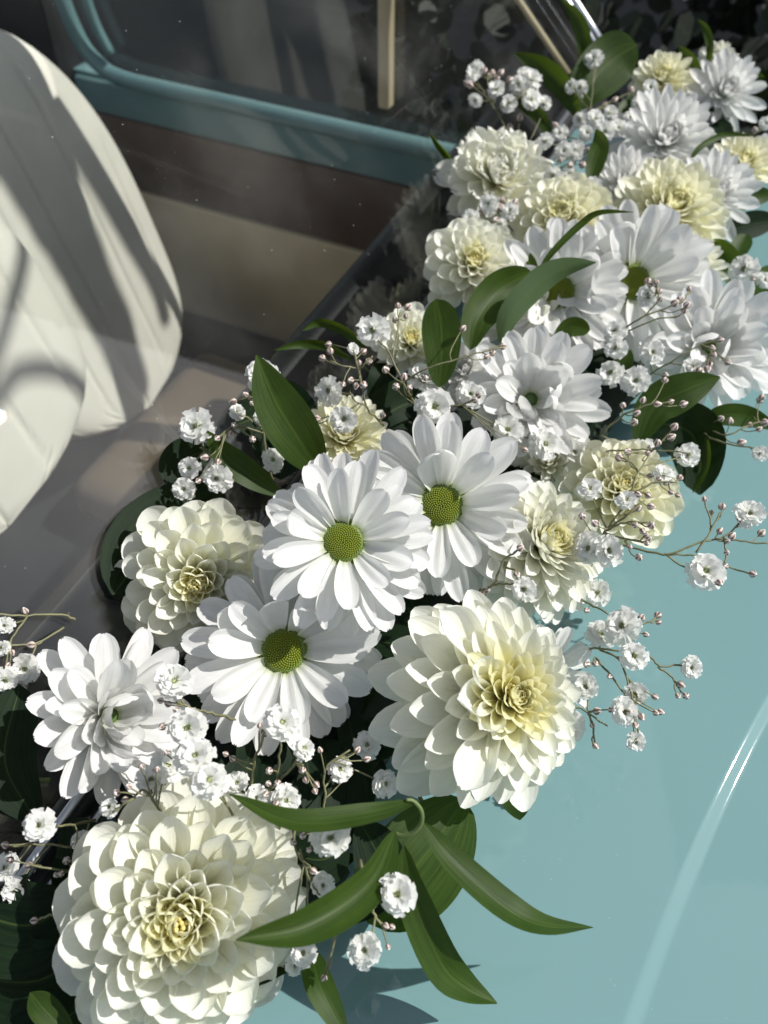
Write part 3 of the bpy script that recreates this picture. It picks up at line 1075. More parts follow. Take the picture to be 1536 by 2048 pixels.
sprig('pair of curved leaves, one dark and one grey green, crossing white daisies', [(1000, 720, .06), (1010, 690, .09)], .001, [
    ([(940, 700, .092), (955, 640, .102), (1000, 580, .11), (1064, 545, .115)], 80, dict(fold=.3, prof='oval', roll=(5, -10))),
    ([(1004, 692, .09), (1020, 630, .108), (1080, 565, .122), (1130, 537, .128), (1192, 525, .13)], 64, dict(roll=(165, 150), fold=.2)),
    ([(1070, 560, .09), (1100, 510, .105), (1160, 450, .12), (1200, 425, .128), (1268, 424, .13)], 18, dict(fold=.5)),
    ([(1072, 560, .088), (1060, 520, .095), (1020, 487, .1)], 22, dict())])
sprig('broad green leaf with two narrower ones standing at the far end', [(1170, 260, .05), (1162, 215, .07)], .0012, [
    ([(1158, 218, .07), (1180, 170, .085), (1228, 118, .1), (1274, 90, .11)], 104, dict(fold=.12, prof='oval', roll=(0, 12))),
    ([(1162, 238, .068), (1130, 180, .085), (1085, 135, .1), (1028, 106, .112)], 50, dict(roll=(20, 0))),
    ([(1162, 152, .08), (1168, 90, .105), (1155, 40, .125), (1120, -4, .14)], 34, dict(roll=(-20, 10))),
    ([(1178, 372, .075), (1190, 330, .085), (1200, 290, .095), (1192, 258, .1)], 46, dict(roll=(0, 20))),
    ([(1105, 290, .07), (1085, 240, .08), (1045, 205, .09), (1030, 190, .092)], 30, dict()),
    ([(1235, 260, .075), (1250, 220, .085), (1272, 190, .09)], 34, dict())])
sprig('short light backed leaf against the windscreen beside the pale ruffled bloom', [(940, 380, .04), (915, 342, .06)], .001, [
    ([(915, 342, .06), (895, 310, .07), (875, 285, .076), (858, 262, .08)], 36, dict(roll=(60, 75)))])
sprig('thin curling leaf with short side leaves highest at the far right', [(1420, 180, .05), (1416, 135, .07)], .0009, [
    ([(1414, 138, .07), (1420, 95, .09), (1412, 60, .1), (1395, 38, .106)], 18, dict()),
    ([(1398, 152, .07), (1380, 125, .08), (1358, 92, .09)], 32, dict()),
    ([(1452, 162, .06), (1485, 150, .066), (1530, 155, .07)], 34, dict(roll=(20, 20)))])
sprig('dark leaves along the right edge of the photo by the white daisy', [(1420, 560, .03), (1450, 520, .05)], .001, [
    ([(1410, 490, .055), (1440, 500, .06), (1465, 540, .055), (1455, 570, .05)], 48, dict(prof='oval')),
    ([(1465, 530, .05), (1480, 495, .055), (1492, 468, .06)], 40, dict(prof='oval')),
    ([(1470, 420, .05), (1505, 395, .055), (1550, 390, .055)], 44, dict()),
    ([(1440, 470, .04), (1500, 450, .045), (1560, 440, .045)], 60, dict(m='darkleaf')),
    ([(1560, 620, .05), (1525, 590, .055), (1540, 530, .055)], 50, dict(prof='oval')),
    ([(1375, 330, .075), (1400, 295, .085), (1450, 270, .09), (1510, 272, .09)], 14, dict())])
sprig('pointed leaf reaching right under the raised petalled daisy', [(1240, 900, .03), (1288, 880, .055)], .001, [
    ([(1275, 890, .055), (1310, 815, .07), (1370, 780, .08), (1440, 754, .085)], 92, dict(roll=(10, -15), fold=.25)),
    ([(1405, 838, .05), (1450, 830, .055), (1500, 835, .056), (1560, 860, .055)], 52, dict(roll=(0, 10))),
    ([(1412, 868, .05), (1414, 910, .045), (1405, 950, .04), (1385, 986, .03)], 24, dict(roll=(-30, -30))),
    ([(1270, 850, .04), (1340, 850, .045), (1390, 880, .04), (1400, 990, .03)], 120, dict(m='darkleaf', prof='oval')),
    ([(1105, 690, .06), (1140, 655, .07), (1180, 660, .07)], 40, dict(prof='oval')),
    ([(1240, 760, .05), (1250, 720, .06), (1262, 700, .065)], 40, dict())])
sprig('thin dark leaves reaching over the dashboard left of the yellow bloom', [(760, 760, .04), (710, 720, .05)], .0009, [
    ([(705, 720, .055), (650, 692, .062), (600, 688, .064), (548, 700, .062)], 24, dict(roll=(20, 30))),
    ([(735, 700, .055), (690, 662, .066), (640, 645, .07), (604, 662, .068)], 24, dict(roll=(20, 30))),
    ([(740, 800, .04), (765, 750, .05), (775, 700, .05)], 60, dict(m='darkleaf')),
    ([(740, 870, .045), (785, 822, .052), (850, 795, .05)], 110, dict(m='darkleaf', prof='oval')),
    ([(860, 850, .045), (840, 800, .052), (800, 750, .05)], 90, dict(m='darkleaf', prof='oval'))])
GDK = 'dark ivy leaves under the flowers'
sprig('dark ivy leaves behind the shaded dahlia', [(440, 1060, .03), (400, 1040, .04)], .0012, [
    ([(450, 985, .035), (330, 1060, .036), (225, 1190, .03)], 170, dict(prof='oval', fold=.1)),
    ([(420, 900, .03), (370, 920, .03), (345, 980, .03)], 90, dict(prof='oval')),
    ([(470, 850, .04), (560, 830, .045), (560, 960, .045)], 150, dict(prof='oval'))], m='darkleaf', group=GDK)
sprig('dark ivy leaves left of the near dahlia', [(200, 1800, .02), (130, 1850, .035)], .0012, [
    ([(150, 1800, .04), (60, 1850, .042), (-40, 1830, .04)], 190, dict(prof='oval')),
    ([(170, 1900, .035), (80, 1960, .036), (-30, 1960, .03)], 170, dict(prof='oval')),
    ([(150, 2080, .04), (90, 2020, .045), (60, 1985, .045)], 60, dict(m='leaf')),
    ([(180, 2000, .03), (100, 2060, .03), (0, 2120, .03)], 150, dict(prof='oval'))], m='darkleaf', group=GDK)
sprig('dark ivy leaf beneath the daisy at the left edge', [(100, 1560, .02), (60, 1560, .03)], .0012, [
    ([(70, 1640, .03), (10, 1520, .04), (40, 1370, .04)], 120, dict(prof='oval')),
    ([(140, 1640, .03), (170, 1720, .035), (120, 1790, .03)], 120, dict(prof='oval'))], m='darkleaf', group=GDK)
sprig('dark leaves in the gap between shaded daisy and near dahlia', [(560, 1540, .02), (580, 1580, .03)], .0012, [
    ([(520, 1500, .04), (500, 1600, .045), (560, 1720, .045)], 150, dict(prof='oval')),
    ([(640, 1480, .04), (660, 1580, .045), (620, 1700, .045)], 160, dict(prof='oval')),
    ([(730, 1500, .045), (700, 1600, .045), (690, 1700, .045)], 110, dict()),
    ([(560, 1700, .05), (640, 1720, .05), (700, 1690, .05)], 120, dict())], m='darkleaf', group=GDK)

# the packed greenery the flowers are stuck into
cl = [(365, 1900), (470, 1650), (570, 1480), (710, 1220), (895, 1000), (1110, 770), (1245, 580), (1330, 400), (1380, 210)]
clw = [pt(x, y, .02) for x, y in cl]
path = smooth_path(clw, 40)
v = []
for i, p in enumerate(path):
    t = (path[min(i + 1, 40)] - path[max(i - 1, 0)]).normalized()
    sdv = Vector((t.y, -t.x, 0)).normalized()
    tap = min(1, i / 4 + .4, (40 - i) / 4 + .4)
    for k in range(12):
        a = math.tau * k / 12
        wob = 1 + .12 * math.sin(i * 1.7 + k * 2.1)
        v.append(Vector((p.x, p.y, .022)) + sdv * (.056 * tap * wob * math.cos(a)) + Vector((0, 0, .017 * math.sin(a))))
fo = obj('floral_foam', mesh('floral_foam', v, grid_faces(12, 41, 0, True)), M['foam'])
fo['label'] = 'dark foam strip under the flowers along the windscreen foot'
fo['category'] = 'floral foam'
v, f, uv = [], [], []
r = random.Random(5)
for i in range(230):
    t = r.random() * 40
    k = min(int(t), 39)
    p = path[k].lerp(path[k + 1], t - k)
    tg = (path[k + 1] - path[k]).normalized()
    sdv = Vector((tg.y, -tg.x, 0)).normalized()
    q = Vector((p.x, p.y, r.uniform(.026, .05))) + sdv * r.uniform(-.045, .045)
    dr = Vector((r.uniform(-1, 1), r.uniform(-1, 1), r.uniform(-.2, .5))).normalized()
    sv = dr.cross(Vector((r.uniform(-.5, .5), r.uniform(-.5, .5), 1))).normalized()
    nv_ = sv.cross(dr)
    L, w = r.uniform(.028, .05), r.uniform(.008, .013)
    o = len(v)
    for j in range(6):
        s = j / 5
        ww = w * max(.05, math.sin(math.pi * (s * .93 + .04)) ** .8)
        for e in (-1, 0, 1):
            v.append(q + dr * (L * (s - .5)) + sv * (ww * e) + nv_ * (abs(e) * .25 * ww - .012 * s * s))
            uv.append(((e + 1) / 2, s))
    f += grid_faces(3, 6, o)
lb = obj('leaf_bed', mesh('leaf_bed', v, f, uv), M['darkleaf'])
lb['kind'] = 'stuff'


# ================================================================== gypsophila
def blossom_mesh(seed):
    r = random.Random(seed)
    v = [(0, 0, -.12)]
    f = []
    uv = [(.5, .0)]
    for n, ps, ln in ((11, 102, 1.0), (11, 84, .97), (10, 64, .9), (7, 42, .78)):
        off = r.uniform(0, 6.28)
        for k in range(n):
            az = off + math.tau * k / n + r.uniform(-.2, .2)
            psi = R_(ps + r.uniform(-16, 16))
            yv = Vector((math.sin(psi) * math.cos(az), math.sin(psi) * math.sin(az), math.cos(psi)))
            zv = Vector((-math.cos(psi) * math.cos(az), -math.cos(psi) * math.sin(az), math.sin(psi)))
            xv = yv.cross(zv)
            L = ln * r.uniform(.82, 1.08)
            wd = .30 * r.uniform(.8, 1.25)
            cur = r.uniform(-.25, .2)
            rows = []
            for j in range(1, 5):
                s = j / 4
                row = []
                for i in range(5):
                    q = -1 + i / 2
                    w = wd * (s ** .8)
                    end = (-.06, -.03, -.06, -.02, -.07)[i] * (s ** 5) + r.uniform(-.02, .02) * s
                    h = cur * s * s * .5 + .10 * q * q * s + r.uniform(-.045, .045) * s
                    p = Vector((0, 0, -.1)) + yv * (L * (s + end)) + xv * (q * w) + zv * h
                    row.append(len(v))
                    v.append(p)
                    uv.append(((q + 1) / 2, s * (.82 if ln < .75 else 1)))
                rows.append(row)
            for i in range(4):
                f.append((0, rows[0][i], rows[0][i + 1]))
            for a, b in zip(rows, rows[1:]):
                for i in range(4):
                    f.append((a[i], a[i + 1], b[i + 1], b[i]))
    return mesh('blossom', v, f, uv, True)


BLO = [blossom_mesh(40 + i) for i in range(6)]


def bud_mesh(seed):
    r = random.Random(seed)
    K, J = 10, 8
    v, uv = [], []
    for j in range(J + 1):
        s = j / J
        rad = [.18, .62, .92, 1.0, .98, .86, .66, .42, .12][j]
        for k in range(K + 1):
            a = math.tau * k / K
            rr = rad * (1 + .07 * math.sin(a * 5))
            v.append((rr * math.cos(a), rr * math.sin(a), s * 2.3))
            uv.append((k / K, s))
    return mesh('bud', v, grid_faces(K + 1, J + 1), uv)


BUD = [bud_mesh(i) for i in range(3)]
GG = "sprays of baby's breath"


def spray(label, paths, blossoms, buds, z0=.1, th=.00062, seed=1):
    """paths: stems as lists of (x, y, z); blossoms (x, y, r, z); buds (x, y[, z])"""
    r = random.Random(seed)
    root = empty('gypsophila_spray', pt(*paths[0][0]), label, 'gypsophila', GG)
    O = root.location
    samples = []
    for i, ph in enumerate(paths):
        P = [pt(*p) for p in ph]
        sp = smooth_path(P, 5 * (len(P) - 1))
        # a little wander and a knee at each node, as wiry stems have
        for k in range(1, len(sp) - 1):
            sp[k] = sp[k] + Vector((r.uniform(-1, 1), r.uniform(-1, 1), r.uniform(-1, 1))) * .0004
        tube_obj('branch', [p - O for p in sp], th * (1.25 if i == 0 else 1), th * .75, M['gypstem'], root, 5)
        samples.append(sp)

    def attach(p):
        best = None
        for sp in samples:
            for k, q in enumerate(sp):
                dd = (q - p).length + .0035 * k / max(1, len(sp))
                if best is None or dd < best[0]:
                    best = (dd, sp, k)
        dd, sp, k = best
        back = max(0, k - (2 if dd < .02 else 3))
        return sp[back]

    for b in blossoms:
        x, y, rp = b[:3]
        z = b[3] if len(b) > 3 else z0
        p = pt(x, y, z)
        Rb = rp * dep(p) / F
        a = attach(p)
        ax = (facing(p, r.uniform(-.5, .5), r.uniform(-.45, .45)) + Vector((0, 0, .35)) + (p - a).normalized() * .35).normalized()
        base = p - ax * Rb * .35
        mid = a.lerp(base, .55) - ax * (base - a).length * .15
        sp = smooth_path([a, mid, base], 6)
        tube_obj('branch', [q - O for q in sp], th * .8, th * .6, M['gypstem'], root, 5)
        v, f = tube([base - ax * Rb * .35 - O, base - O, base + ax * Rb * .2 - O], Rb * .14, Rb * .34, 8)
        obj('calyx', mesh('calyx', v, f), M['calyx'], root)
        o = obj('blossom', BLO[r.randrange(6)], M['gyp'], root)
        q = ax.to_track_quat('Z', 'Y') @ Quaternion((0, 0, 1), r.uniform(0, 6.28))
        s = Rb * 1.1
        o.matrix_basis = Matrix.Translation(p - O) @ q.to_matrix().to_4x4() @ Matrix.Diagonal((s * r.uniform(.9, 1.08), s * r.uniform(.9, 1.08), s * r.uniform(.85, 1.1), 1))
    for b in buds:
        x, y = b[:2]
        z = b[2] if len(b) > 2 else z0 + r.uniform(-.006, .006)
        p = pt(x, y, z)
        rb = r.uniform(5.6, 8.2) * dep(p) / F
        a = attach(p)
        d = (p - a)
        ax = (d.normalized() + Vector((r.uniform(-.5, .5), r.uniform(-.5, .5), r.uniform(-.1, .6)))).normalized()
        base = p - ax * rb * 1.1
        mid = a.lerp(base, .6) - ax * d.length * .18
        tube_obj('branch', [q - O for q in smooth_path([a, mid, base], 5)], th * .7, th * .5, M['gypstem'], root, 5)
        o = obj('bud', BUD[r.randrange(3)], M['bud'], root)
        q = ax.to_track_quat('Z', 'Y') @ Quaternion((0, 0, 1), r.uniform(0, 6.28))
        o.matrix_basis = Matrix.Translation(base - O) @ q.to_matrix().to_4x4() @ Matrix.Diagonal((rb, rb, rb, 1))
        # bracts at the joint
    return root


spray("spray of baby's breath left of the upright pointed leaf, over the dark dashboard",
      [[(545, 960, .06), (530, 890, .08), (526, 850, .09), (518, 800, .1), (497, 775, .104)], [(526, 866, .088), (490, 855, .094), (466, 853, .097), (434, 876, .1)], [(527, 860, .09), (505, 842, .094), (480, 828, .1)], [(500, 975, .06), (450, 935, .075), (420, 905, .085), (400, 895, .09)]],
      [(391, 852, 35, .1), (474, 823, 17, .1), (527, 752, 32, .105), (379, 936, 22, .085), (434, 957, 30, .085), (368, 978, 22, .08), (523, 836, 16, .095), (546, 920, 24, .08)],
      [(491, 789), (502, 796), (505, 807), (466, 803), (434, 877), (461, 867), (505, 879), (409, 915), (468, 850), (436, 924), (396, 962)], .1, seed=1)
spray("spray of baby's breath with pale buds above the yellow hearted bloom",
      [[(775, 860, .07), (752, 835, .085), (733, 812, .095), (716, 737, .115), (707, 700, .122)], [(720, 760, .11), (715, 738, .114), (690, 733, .118), (660, 722, .12)], [(716, 740, .114), (732, 726, .118), (745, 712, .12)], [(735, 815, .094), (708, 800, .1), (700, 780, .102)]],
      [(657, 782, 28, .1), (687, 839, 27, .098), (707, 697, 12, .122)],
      [(657, 689), (644, 716), (660, 702), (727, 703), (737, 722), (718, 725), (701, 760), (686, 769), (712, 772), (727, 770), (625, 850, .09), (633, 838, .09), (765, 830, .09), (740, 722)], .112, seed=2)
spray("spray of baby's breath with a long arching stem before the round ended leaf",
      [[(860, 850, .07), (815, 782, .1), (780, 709, .115), (756, 680, .12)], [(800, 768, .1), (856, 737, .112), (935, 712, .118), (1008, 694, .12)], [(785, 720, .112), (795, 660, .12), (800, 625, .122)], [(840, 830, .08), (900, 815, .095), (950, 800, .1)]],
      [(745, 660, 33, .12), (868, 813, 36, .108), (942, 789, 28, .1), (850, 755, 34, .085), (1015, 860, 32, .08), (1090, 888, 32, .075)],
      [(796, 611), (816, 614), (771, 739), (792, 773), (808, 753), (819, 775), (851, 756), (926, 657), (1006, 693), (973, 714), (985, 706), (790, 640), (812, 632), (950, 800), (958, 790), (1050, 900, .08), (1000, 885, .08)], .116, seed=3)
spray("spray of baby's breath lying on the shaded daisies and near dahlia at left",
      [[(480, 1440, .06), (430, 1428, .085), (390, 1418, .095), (352, 1404, .1)], [(470, 1640, .07), (440, 1580, .085), (400, 1480, .095), (380, 1440, .1)], [(330, 1640, .08), (290, 1580, .09), (262, 1600, .09), (225, 1625, .088)]],
      [(348, 1362, 37, .11), (374, 1454, 36, .11), (390, 1511, 40, .112), (419, 1560, 36, .11), (335, 1530, 34, .085), (300, 1560, 28, .08), (219, 1615, 20, .085)],
      [(324, 1454), (330, 1504), (314, 1538), (282, 1533), (321, 1401), (336, 1408), (257, 1573), (232, 1586), (352, 1420), (312, 1539), (250, 1600, .085)], .105, seed=4)
spray("spray of baby's breath hanging in the dark gap below the shaded daisy",
      [[(500, 1640, .05), (506, 1540, .075), (520, 1490, .09), (533, 1450, .1)], [(560, 1660, .05), (556, 1560, .075), (560, 1500, .09), (563, 1470, .1)], [(560, 1560, .075), (590, 1530, .085), (606, 1530, .09)], [(640, 1660, .05), (650, 1600, .06), (650, 1540, .07), (700, 1500, .075)]],
      [(565, 1444, 36, .108), (608, 1497, 24, .088), (681, 1538, 24, .065), (513, 1594, 24, .085), (572, 1599, 28, .085), (474, 1565, 22, .075), (545, 1606, 22, .08), (771, 1568, 28, .06), (735, 1490, 28, .06)],
      [(451, 1508), (465, 1517), (520, 1451), (538, 1542), (606, 1540), (612, 1560), (536, 1567), (555, 1568), (604, 1541), (633, 1569), (630, 1582), (734, 1518, .07), (531, 1589), (552, 1609), (543, 1453), (528, 1462), (640, 1500, .08), (715, 1500, .07), (700, 1545, .06)], .09, seed=5)
spray("spray of baby's breath crossing the seat view at the left edge of the photo",
      [[(150, 1240, .05), (123, 1229, .06), (55, 1231, .068), (-30, 1229, .07)], [(128, 1255, .05), (75, 1285, .06), (30, 1290, .068), (-20, 1295, .07)], [(55, 1232, .068), (25, 1275, .066), (8, 1345, .06)], [(75, 1285, .06), (60, 1320, .058), (40, 1340, .055)]],
      [(9, 1251, 19, .075), (2, 1296, 16, .072), (50, 1338, 30, .045), (10, 1360, 26, .045)],
      [(25, 1305), (50, 1222), (62, 1290), (15, 1330)], .066, seed=6)
spray("spray of baby's breath over the windscreen trim left of the near dahlia",
      [[(190, 1640, .04), (140, 1650, .06), (100, 1655, .07)], [(180, 1740, .04), (120, 1740, .055), (60, 1730, .06)], [(170, 1700, .04), (100, 1690, .05), (0, 1690, .055)], [(190, 1830, .04), (110, 1830, .05), (70, 1840, .05)]],
      [(78, 1650, 31, .085), (10, 1735, 28, .05), (30, 1780, 26, .045), (160, 1680, 20, .05)],
      [(112, 1750), (133, 1721), (57, 1732), (68, 1841, .05), (122, 1748), (10, 1690), (20, 1720), (150, 1690)], .06, seed=7)
spray("spray of baby's breath between the near dahlia and the looped sprig",
      [[(620, 1640, .06), (640, 1670, .08), (655, 1690, .085)], [(590, 1650, .06), (590, 1700, .075), (625, 1742, .08)], [(600, 1700, .06), (620, 1760, .07), (640, 1790, .075)]],
      [(660, 1675, 40, .1), (646, 1771, 26, .07), (607, 1906, 28, .06), (590, 1930, 20, .05)],
      [(627, 1742), (586, 1685), (618, 1700), (605, 1672)], .085, seed=8)
spray("spray of baby's breath hanging over the bonnet below the looped sprig",
      [[(720, 1720, .07), (738, 1795, .08), (750, 1830, .08), (772, 1862, .078)], [(735, 1780, .08), (700, 1825, .08), (677, 1852, .078), (652, 1948, .065)], [(740, 1800, .08), (765, 1790, .085), (780, 1790, .09)]],
      [(793, 1788, 39, .1), (729, 1901, 35, .085)],
      [(776, 1894, .08), (648, 1956, .065), (784, 1854, .08), (772, 1852, .08), (693, 1841, .08), (740, 1802, .085), (748, 1810, .085)], .082, seed=9)
spray("spray of baby's breath reaching far right over the bonnet with open branches",
      [[(1200, 1085, .06), (1246, 1090, .07), (1328, 1108, .076), (1395, 1085, .08), (1447, 1073, .082), (1483, 1041, .086)], [(1328, 1108, .076), (1360, 1110, .076), (1392, 1110, .078)], [(1330, 1108, .076), (1378, 1140, .074), (1400, 1150, .076)], [(1430, 1078, .082), (1480, 1082, .082), (1540, 1088, .084)], [(1392, 1105, .078), (1420, 1065, .083), (1440, 1025, .087)], [(1422, 1062, .082), (1420, 1040, .085), (1410, 1005, .088)], [(1448, 1075, .08), (1453, 1110, .078), (1450, 1130, .076), (1500, 1148, .074)]],
      [(1412, 1142, 36, .082), (1499, 1027, 30, .09)],
      [(1409, 998), (1422, 1025), (1444, 1013), (1481, 1039), (1491, 1048), (1523, 1066), (1464, 1072), (1455, 1082), (1454, 1105), (1506, 1148), (1439, 1166), (1451, 1132), (1440, 1062)], .084, seed=10)
spray("spray of baby's breath with dark buds spread over the pale yellow dahlia",
      [[(1180, 1110, .06), (1210, 1064, .085), (1255, 1030, .1), (1290, 1000, .104)], [(1212, 1062, .085), (1250, 1045, .095), (1300, 1045, .1)], [(1210, 1066, .085), (1260, 1080, .09), (1292, 1085, .092)], [(1215, 1060, .086), (1262, 985, .1), (1276, 945, .104), (1300, 910, .106)], [(1270, 985, .1), (1310, 965, .104), (1355, 965, .104)], [(1276, 945, .1), (1262, 925, .104), (1240, 915, .105)]],
      [(1180, 978, 24, .1), (1253, 1000, 20, .1), (1177, 1096, 30, .08), (1217, 1101, 32, .084), (1328, 948, 22, .098), (1196, 1185, 26, .05), (1376, 910, 24, .08)],
      [(1237, 916), (1256, 905), (1296, 907), (1300, 952), (1296, 991), (1302, 1013), (1303, 1050), (1276, 1016), (1271, 1050), (1292, 1071), (1294, 1087), (1260, 1094), (1278, 1114), (1189, 1046), (1164, 1032), (1276, 990), (1360, 955), (1356, 991), (1342, 985), (1332, 966), (1285, 1062), (1298, 1077), (1318, 958)], .1, seed=11)
spray("small spray of baby's breath on the sideways cream bloom with one dark bud",
      [[(960, 1180, .08), (985, 1170, .095), (1010, 1120, .105), (1035, 1100, .11)], [(985, 1170, .095), (1020, 1168, .1), (1040, 1172, .102)], [(1012, 1135, .104), (1030, 1140, .106), (1036, 1160, .106)]],
      [(1048, 1178, 26, .104)], [(1041, 1096), (1034, 1150), (975, 1180, .09), (965, 1190, .09)], .108, seed=12)
spray("spray of baby's breath beside the big cream bloom, low over the bonnet",
      [[(1150, 1190, .05), (1180, 1208, .06), (1216, 1228, .066)], [(1150, 1300, .05), (1200, 1298, .062), (1290, 1309, .066), (1320, 1333, .066), (1366, 1328, .066)], [(1200, 1300, .06), (1240, 1320, .064), (1262, 1385, .064), (1277, 1470, .06)], [(1190, 1315, .06), (1222, 1350, .062), (1258, 1400, .062)], [(1316, 1333, .066), (1345, 1355, .064), (1362, 1385, .062)], [(1110, 1390, .05), (1140, 1408, .055), (1175, 1425, .055), (1215, 1452, .05)], [(1175, 1424, .055), (1185, 1450, .052), (1190, 1488, .05)], [(1262, 1260, .07), (1285, 1248, .07), (1312, 1240, .07)]],
      [(1244, 1251, 36, .075), (1269, 1312, 31, .075), (1383, 1335, 21, .068), (1250, 1424, 28, .068), (1271, 1388, 24, .062), (1137, 1455, 34, .05), (1271, 1483, 19, .058), (1202, 1268, 30, .06), (1172, 1375, 24, .06)],
      [(1173, 1221), (1283, 1235), (1316, 1230), (1317, 1244), (1292, 1269), (1173, 1329), (1191, 1328), (1260, 1311), (1219, 1353), (1223, 1420), (1260, 1424), (1283, 1434), (1312, 1426), (1321, 1424), (1271, 1451), (1310, 1394), (1362, 1369), (1356, 1392), (1372, 1392), (1194, 1422, .055), (1185, 1451, .052), (1191, 1492, .05)], .068, seed=13)
spray("spray of baby's breath with dark buds between the two upper daisies and the right one",
      [[(1220, 760, .06), (1240, 670, .09), (1290, 632, .104), (1360, 605, .11), (1378, 582, .112)], [(1250, 665, .092), (1310, 640, .1), (1360, 632, .104)], [(1290, 632, .104), (1316, 600, .11), (1310, 568, .113)], [(1280, 760, .06), (1340, 725, .08), (1400, 690, .09), (1440, 681, .094)], [(1400, 690, .09), (1424, 700, .092), (1455, 724, .092)]],
      [(1230, 662, 22, .095), (1232, 696, 22, .09), (1305, 705, 24, .085), (1271, 762, 27, .085), (1221, 746, 26, .075), (1296, 591, 22, .1), (1385, 733, 18, .085)],
      [(1296, 562), (1312, 564), (1317, 582), (1321, 598), (1378, 578), (1360, 600), (1374, 610), (1369, 621), (1350, 606), (1441, 680, .094), (1424, 696, .092), (1428, 710, .092), (1456, 725, .092), (1397, 742, .085), (1415, 739, .085), (1419, 730, .085), (1331, 751, .085), (1300, 570)], .11, seed=14)
spray("spray of baby's breath over the leaf that reaches right below the raised daisy",
      [[(1200, 870, .06), (1240, 835, .085), (1290, 812, .094), (1342, 804, .098)], [(1180, 905, .06), (1250, 900, .08), (1310, 900, .086), (1380, 906, .09)], [(1300, 905, .085), (1330, 875, .09), (1346, 855, .094)]],
      [(1290, 900, 24, .06), (1200, 920, 30, .06), (1150, 905, 28, .06)],
      [(1367, 808), (1342, 803), (1315, 808), (1349, 853), (1343, 874), (1246, 810), (1274, 826), (1269, 844), (1255, 903), (1237, 912), (1315, 885), (1300, 895), (1330, 760), (1286, 800)], .096, seed=15)
spray("spray of baby's breath over the bonnet at the right edge, below the dark leaf",
      [[(1400, 860, .04), (1430, 880, .055), (1480, 892, .062), (1530, 900, .066)], [(1400, 850, .04), (1450, 870, .055), (1500, 850, .06), (1545, 840, .06)], [(1450, 600, .04), (1480, 570, .06), (1500, 545, .07)]],
      [(1520, 907, 16, .07), (1488, 537, 26, .075), (1420, 905, 16, .03), (1530, 560, 18, .07)],
      [(1524, 794), (1442, 837), (1500, 850), (1518, 858), (1530, 845), (1460, 842), (1483, 885), (1520, 800), (1480, 548, .07), (1505, 560, .07)], .062, seed=16)
spray("spray of baby's breath standing out against the dark windscreen at the far end",
      [[(1030, 290, .06), (1000, 235, .085), (975, 195, .1), (955, 165, .108)], [(990, 220, .092), (1030, 200, .1), (1060, 175, .106)], [(985, 210, .095), (975, 160, .108), (985, 145, .112)], [(1060, 280, .07), (1080, 240, .08), (1090, 215, .086)]],
      [(950, 139, 18, .112), (993, 177, 18, .105), (1037, 168, 20, .105), (1064, 157, 20, .108), (950, 201, 14, .1), (1018, 207, 17, .096), (1062, 198, 20, .096), (1089, 205, 16, .09), (1050, 150, 16, .108), (945, 150, 13, .11)],
      [(968, 141), (984, 146), (1002, 146), (934, 166), (993, 157), (1020, 160), (1040, 235, .08), (1020, 255, .07), (940, 170), (978, 152)], .108, seed=17)
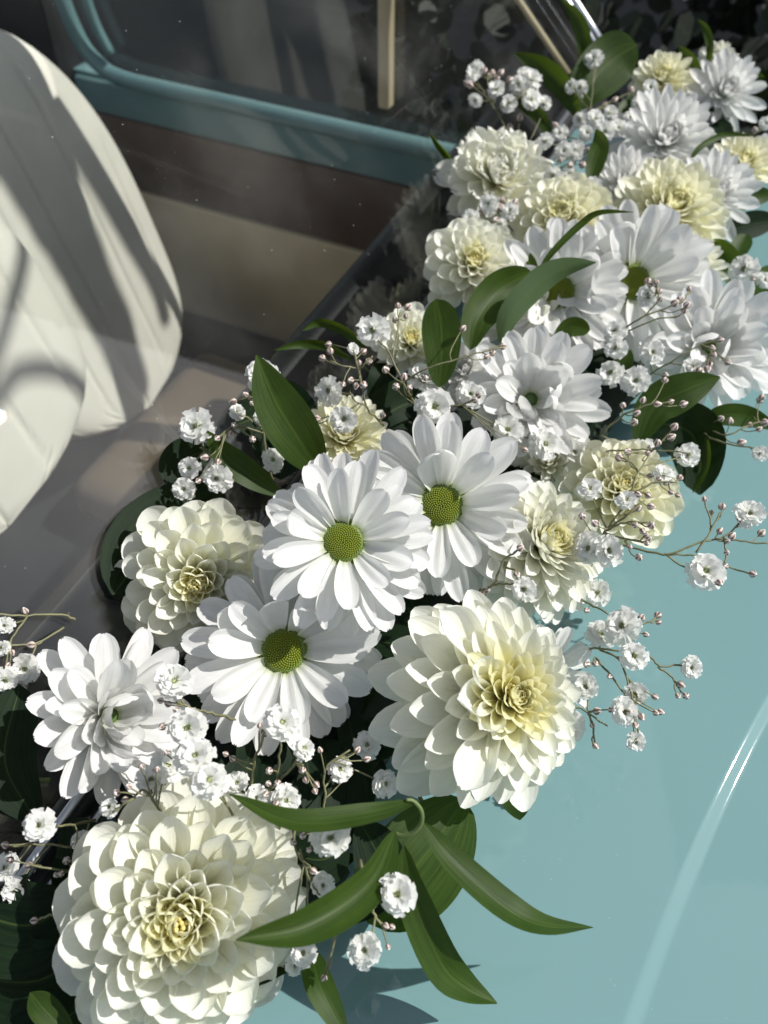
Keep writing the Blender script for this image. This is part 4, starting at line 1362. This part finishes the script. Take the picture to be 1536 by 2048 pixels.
spray("cluster of baby's breath around the foot of the broad far leaf",
      [[(1150, 330, .06), (1160, 280, .075), (1180, 220, .09), (1190, 130, .1)], [(1160, 280, .075), (1120, 290, .08), (1090, 285, .085)], [(1165, 265, .078), (1210, 250, .085), (1290, 215, .09)], [(1150, 320, .062), (1130, 330, .07), (1105, 345, .075)], [(1180, 225, .088), (1250, 190, .095), (1300, 178, .098)]],
      [(1189, 116, 18, .105), (1141, 172, 14, .09), (1160, 176, 16, .088), (1301, 176, 17, .1), (1089, 283, 17, .088), (1105, 352, 20, .085), (1185, 377, 20, .085), (1221, 224, 16, .09), (1191, 238, 18, .09), (1210, 262, 20, .088), (1296, 214, 20, .088), (1128, 302, 18, .08), (1173, 266, 16, .085), (1237, 256, 18, .088), (1278, 204, 14, .092), (1120, 265, 16, .08), (1150, 300, 18, .08), (1120, 370, 18, .075), (1140, 350, 16, .075), (1260, 235, 14, .09), (1160, 240, 16, .08)],
      [(1230, 200), (1275, 225), (1110, 250), (1140, 330), (1150, 370), (1130, 385), (1165, 330), (1175, 300), (1285, 190), (1262, 180), (1120, 320), (1210, 210)], .088, seed=18)
spray("spray of baby's breath between the pale ruffled bloom and the eyed dahlia",
      [[(1030, 470, .06), (1010, 440, .08), (985, 415, .088)], [(1015, 450, .075), (970, 445, .08), (945, 438, .084)]],
      [(978, 408, 19, .092), (941, 436, 17, .088), (1020, 422, 18, .09), (1000, 450, 16, .082), (960, 460, 15, .08)],
      [(1005, 400), (1000, 415), (962, 425), (1030, 405), (990, 440)], .088, seed=19)
spray("few baby's breath blossoms at the right edge beside the far chrysanthemum",
      [[(1480, 290, .04), (1505, 270, .06), (1530, 255, .066)]],
      [(1533, 246, 14, .068), (1527, 284, 15, .064), (1505, 300, 14, .06)], [(1510, 260), (1520, 300), (1525, 320)], .064, seed=20)

# ================================================================== far dark shrub
sp_ = pt(1290, 30, -.35)
shrub = empty('shrub', (sp_.x + .1, sp_.y + .6, -.8), 'dark shrub standing behind the car at the top edge of the photo', 'shrub')
v, f, uv = [], [], []
r = random.Random(9)
for i in range(1500):
    d = Vector((r.gauss(0, 1), r.gauss(0, 1), r.gauss(0, 1))).normalized() * r.uniform(.5, 1) ** .5
    q = Vector((d.x * .55, d.y * .3, .55 + d.z * .5))
    dr = Vector((r.uniform(-1, 1), r.uniform(-1, 1), r.uniform(-1, 1))).normalized()
    sv = dr.orthogonal().normalized()
    o = len(v)
    L = r.uniform(.04, .075)
    for s, w in ((0, .1), (.35, .4), (.7, .36), (1, .04)):
        v += [q + dr * (L * s) - sv * (L * w), q + dr * (L * s) + sv * (L * w)]
        uv += [(0, s), (1, s)]
    f += grid_faces(2, 4, o)
c = obj('foliage', mesh('foliage', v, f, uv), M['shrub'], shrub)
c['kind'] = 'stuff'
tube_obj('trunk', [Vector((0, 0, 0)), Vector((.01, 0, .3)), Vector((0, 0, .6))], .03, .015, M['darktrim'], shrub, 8)
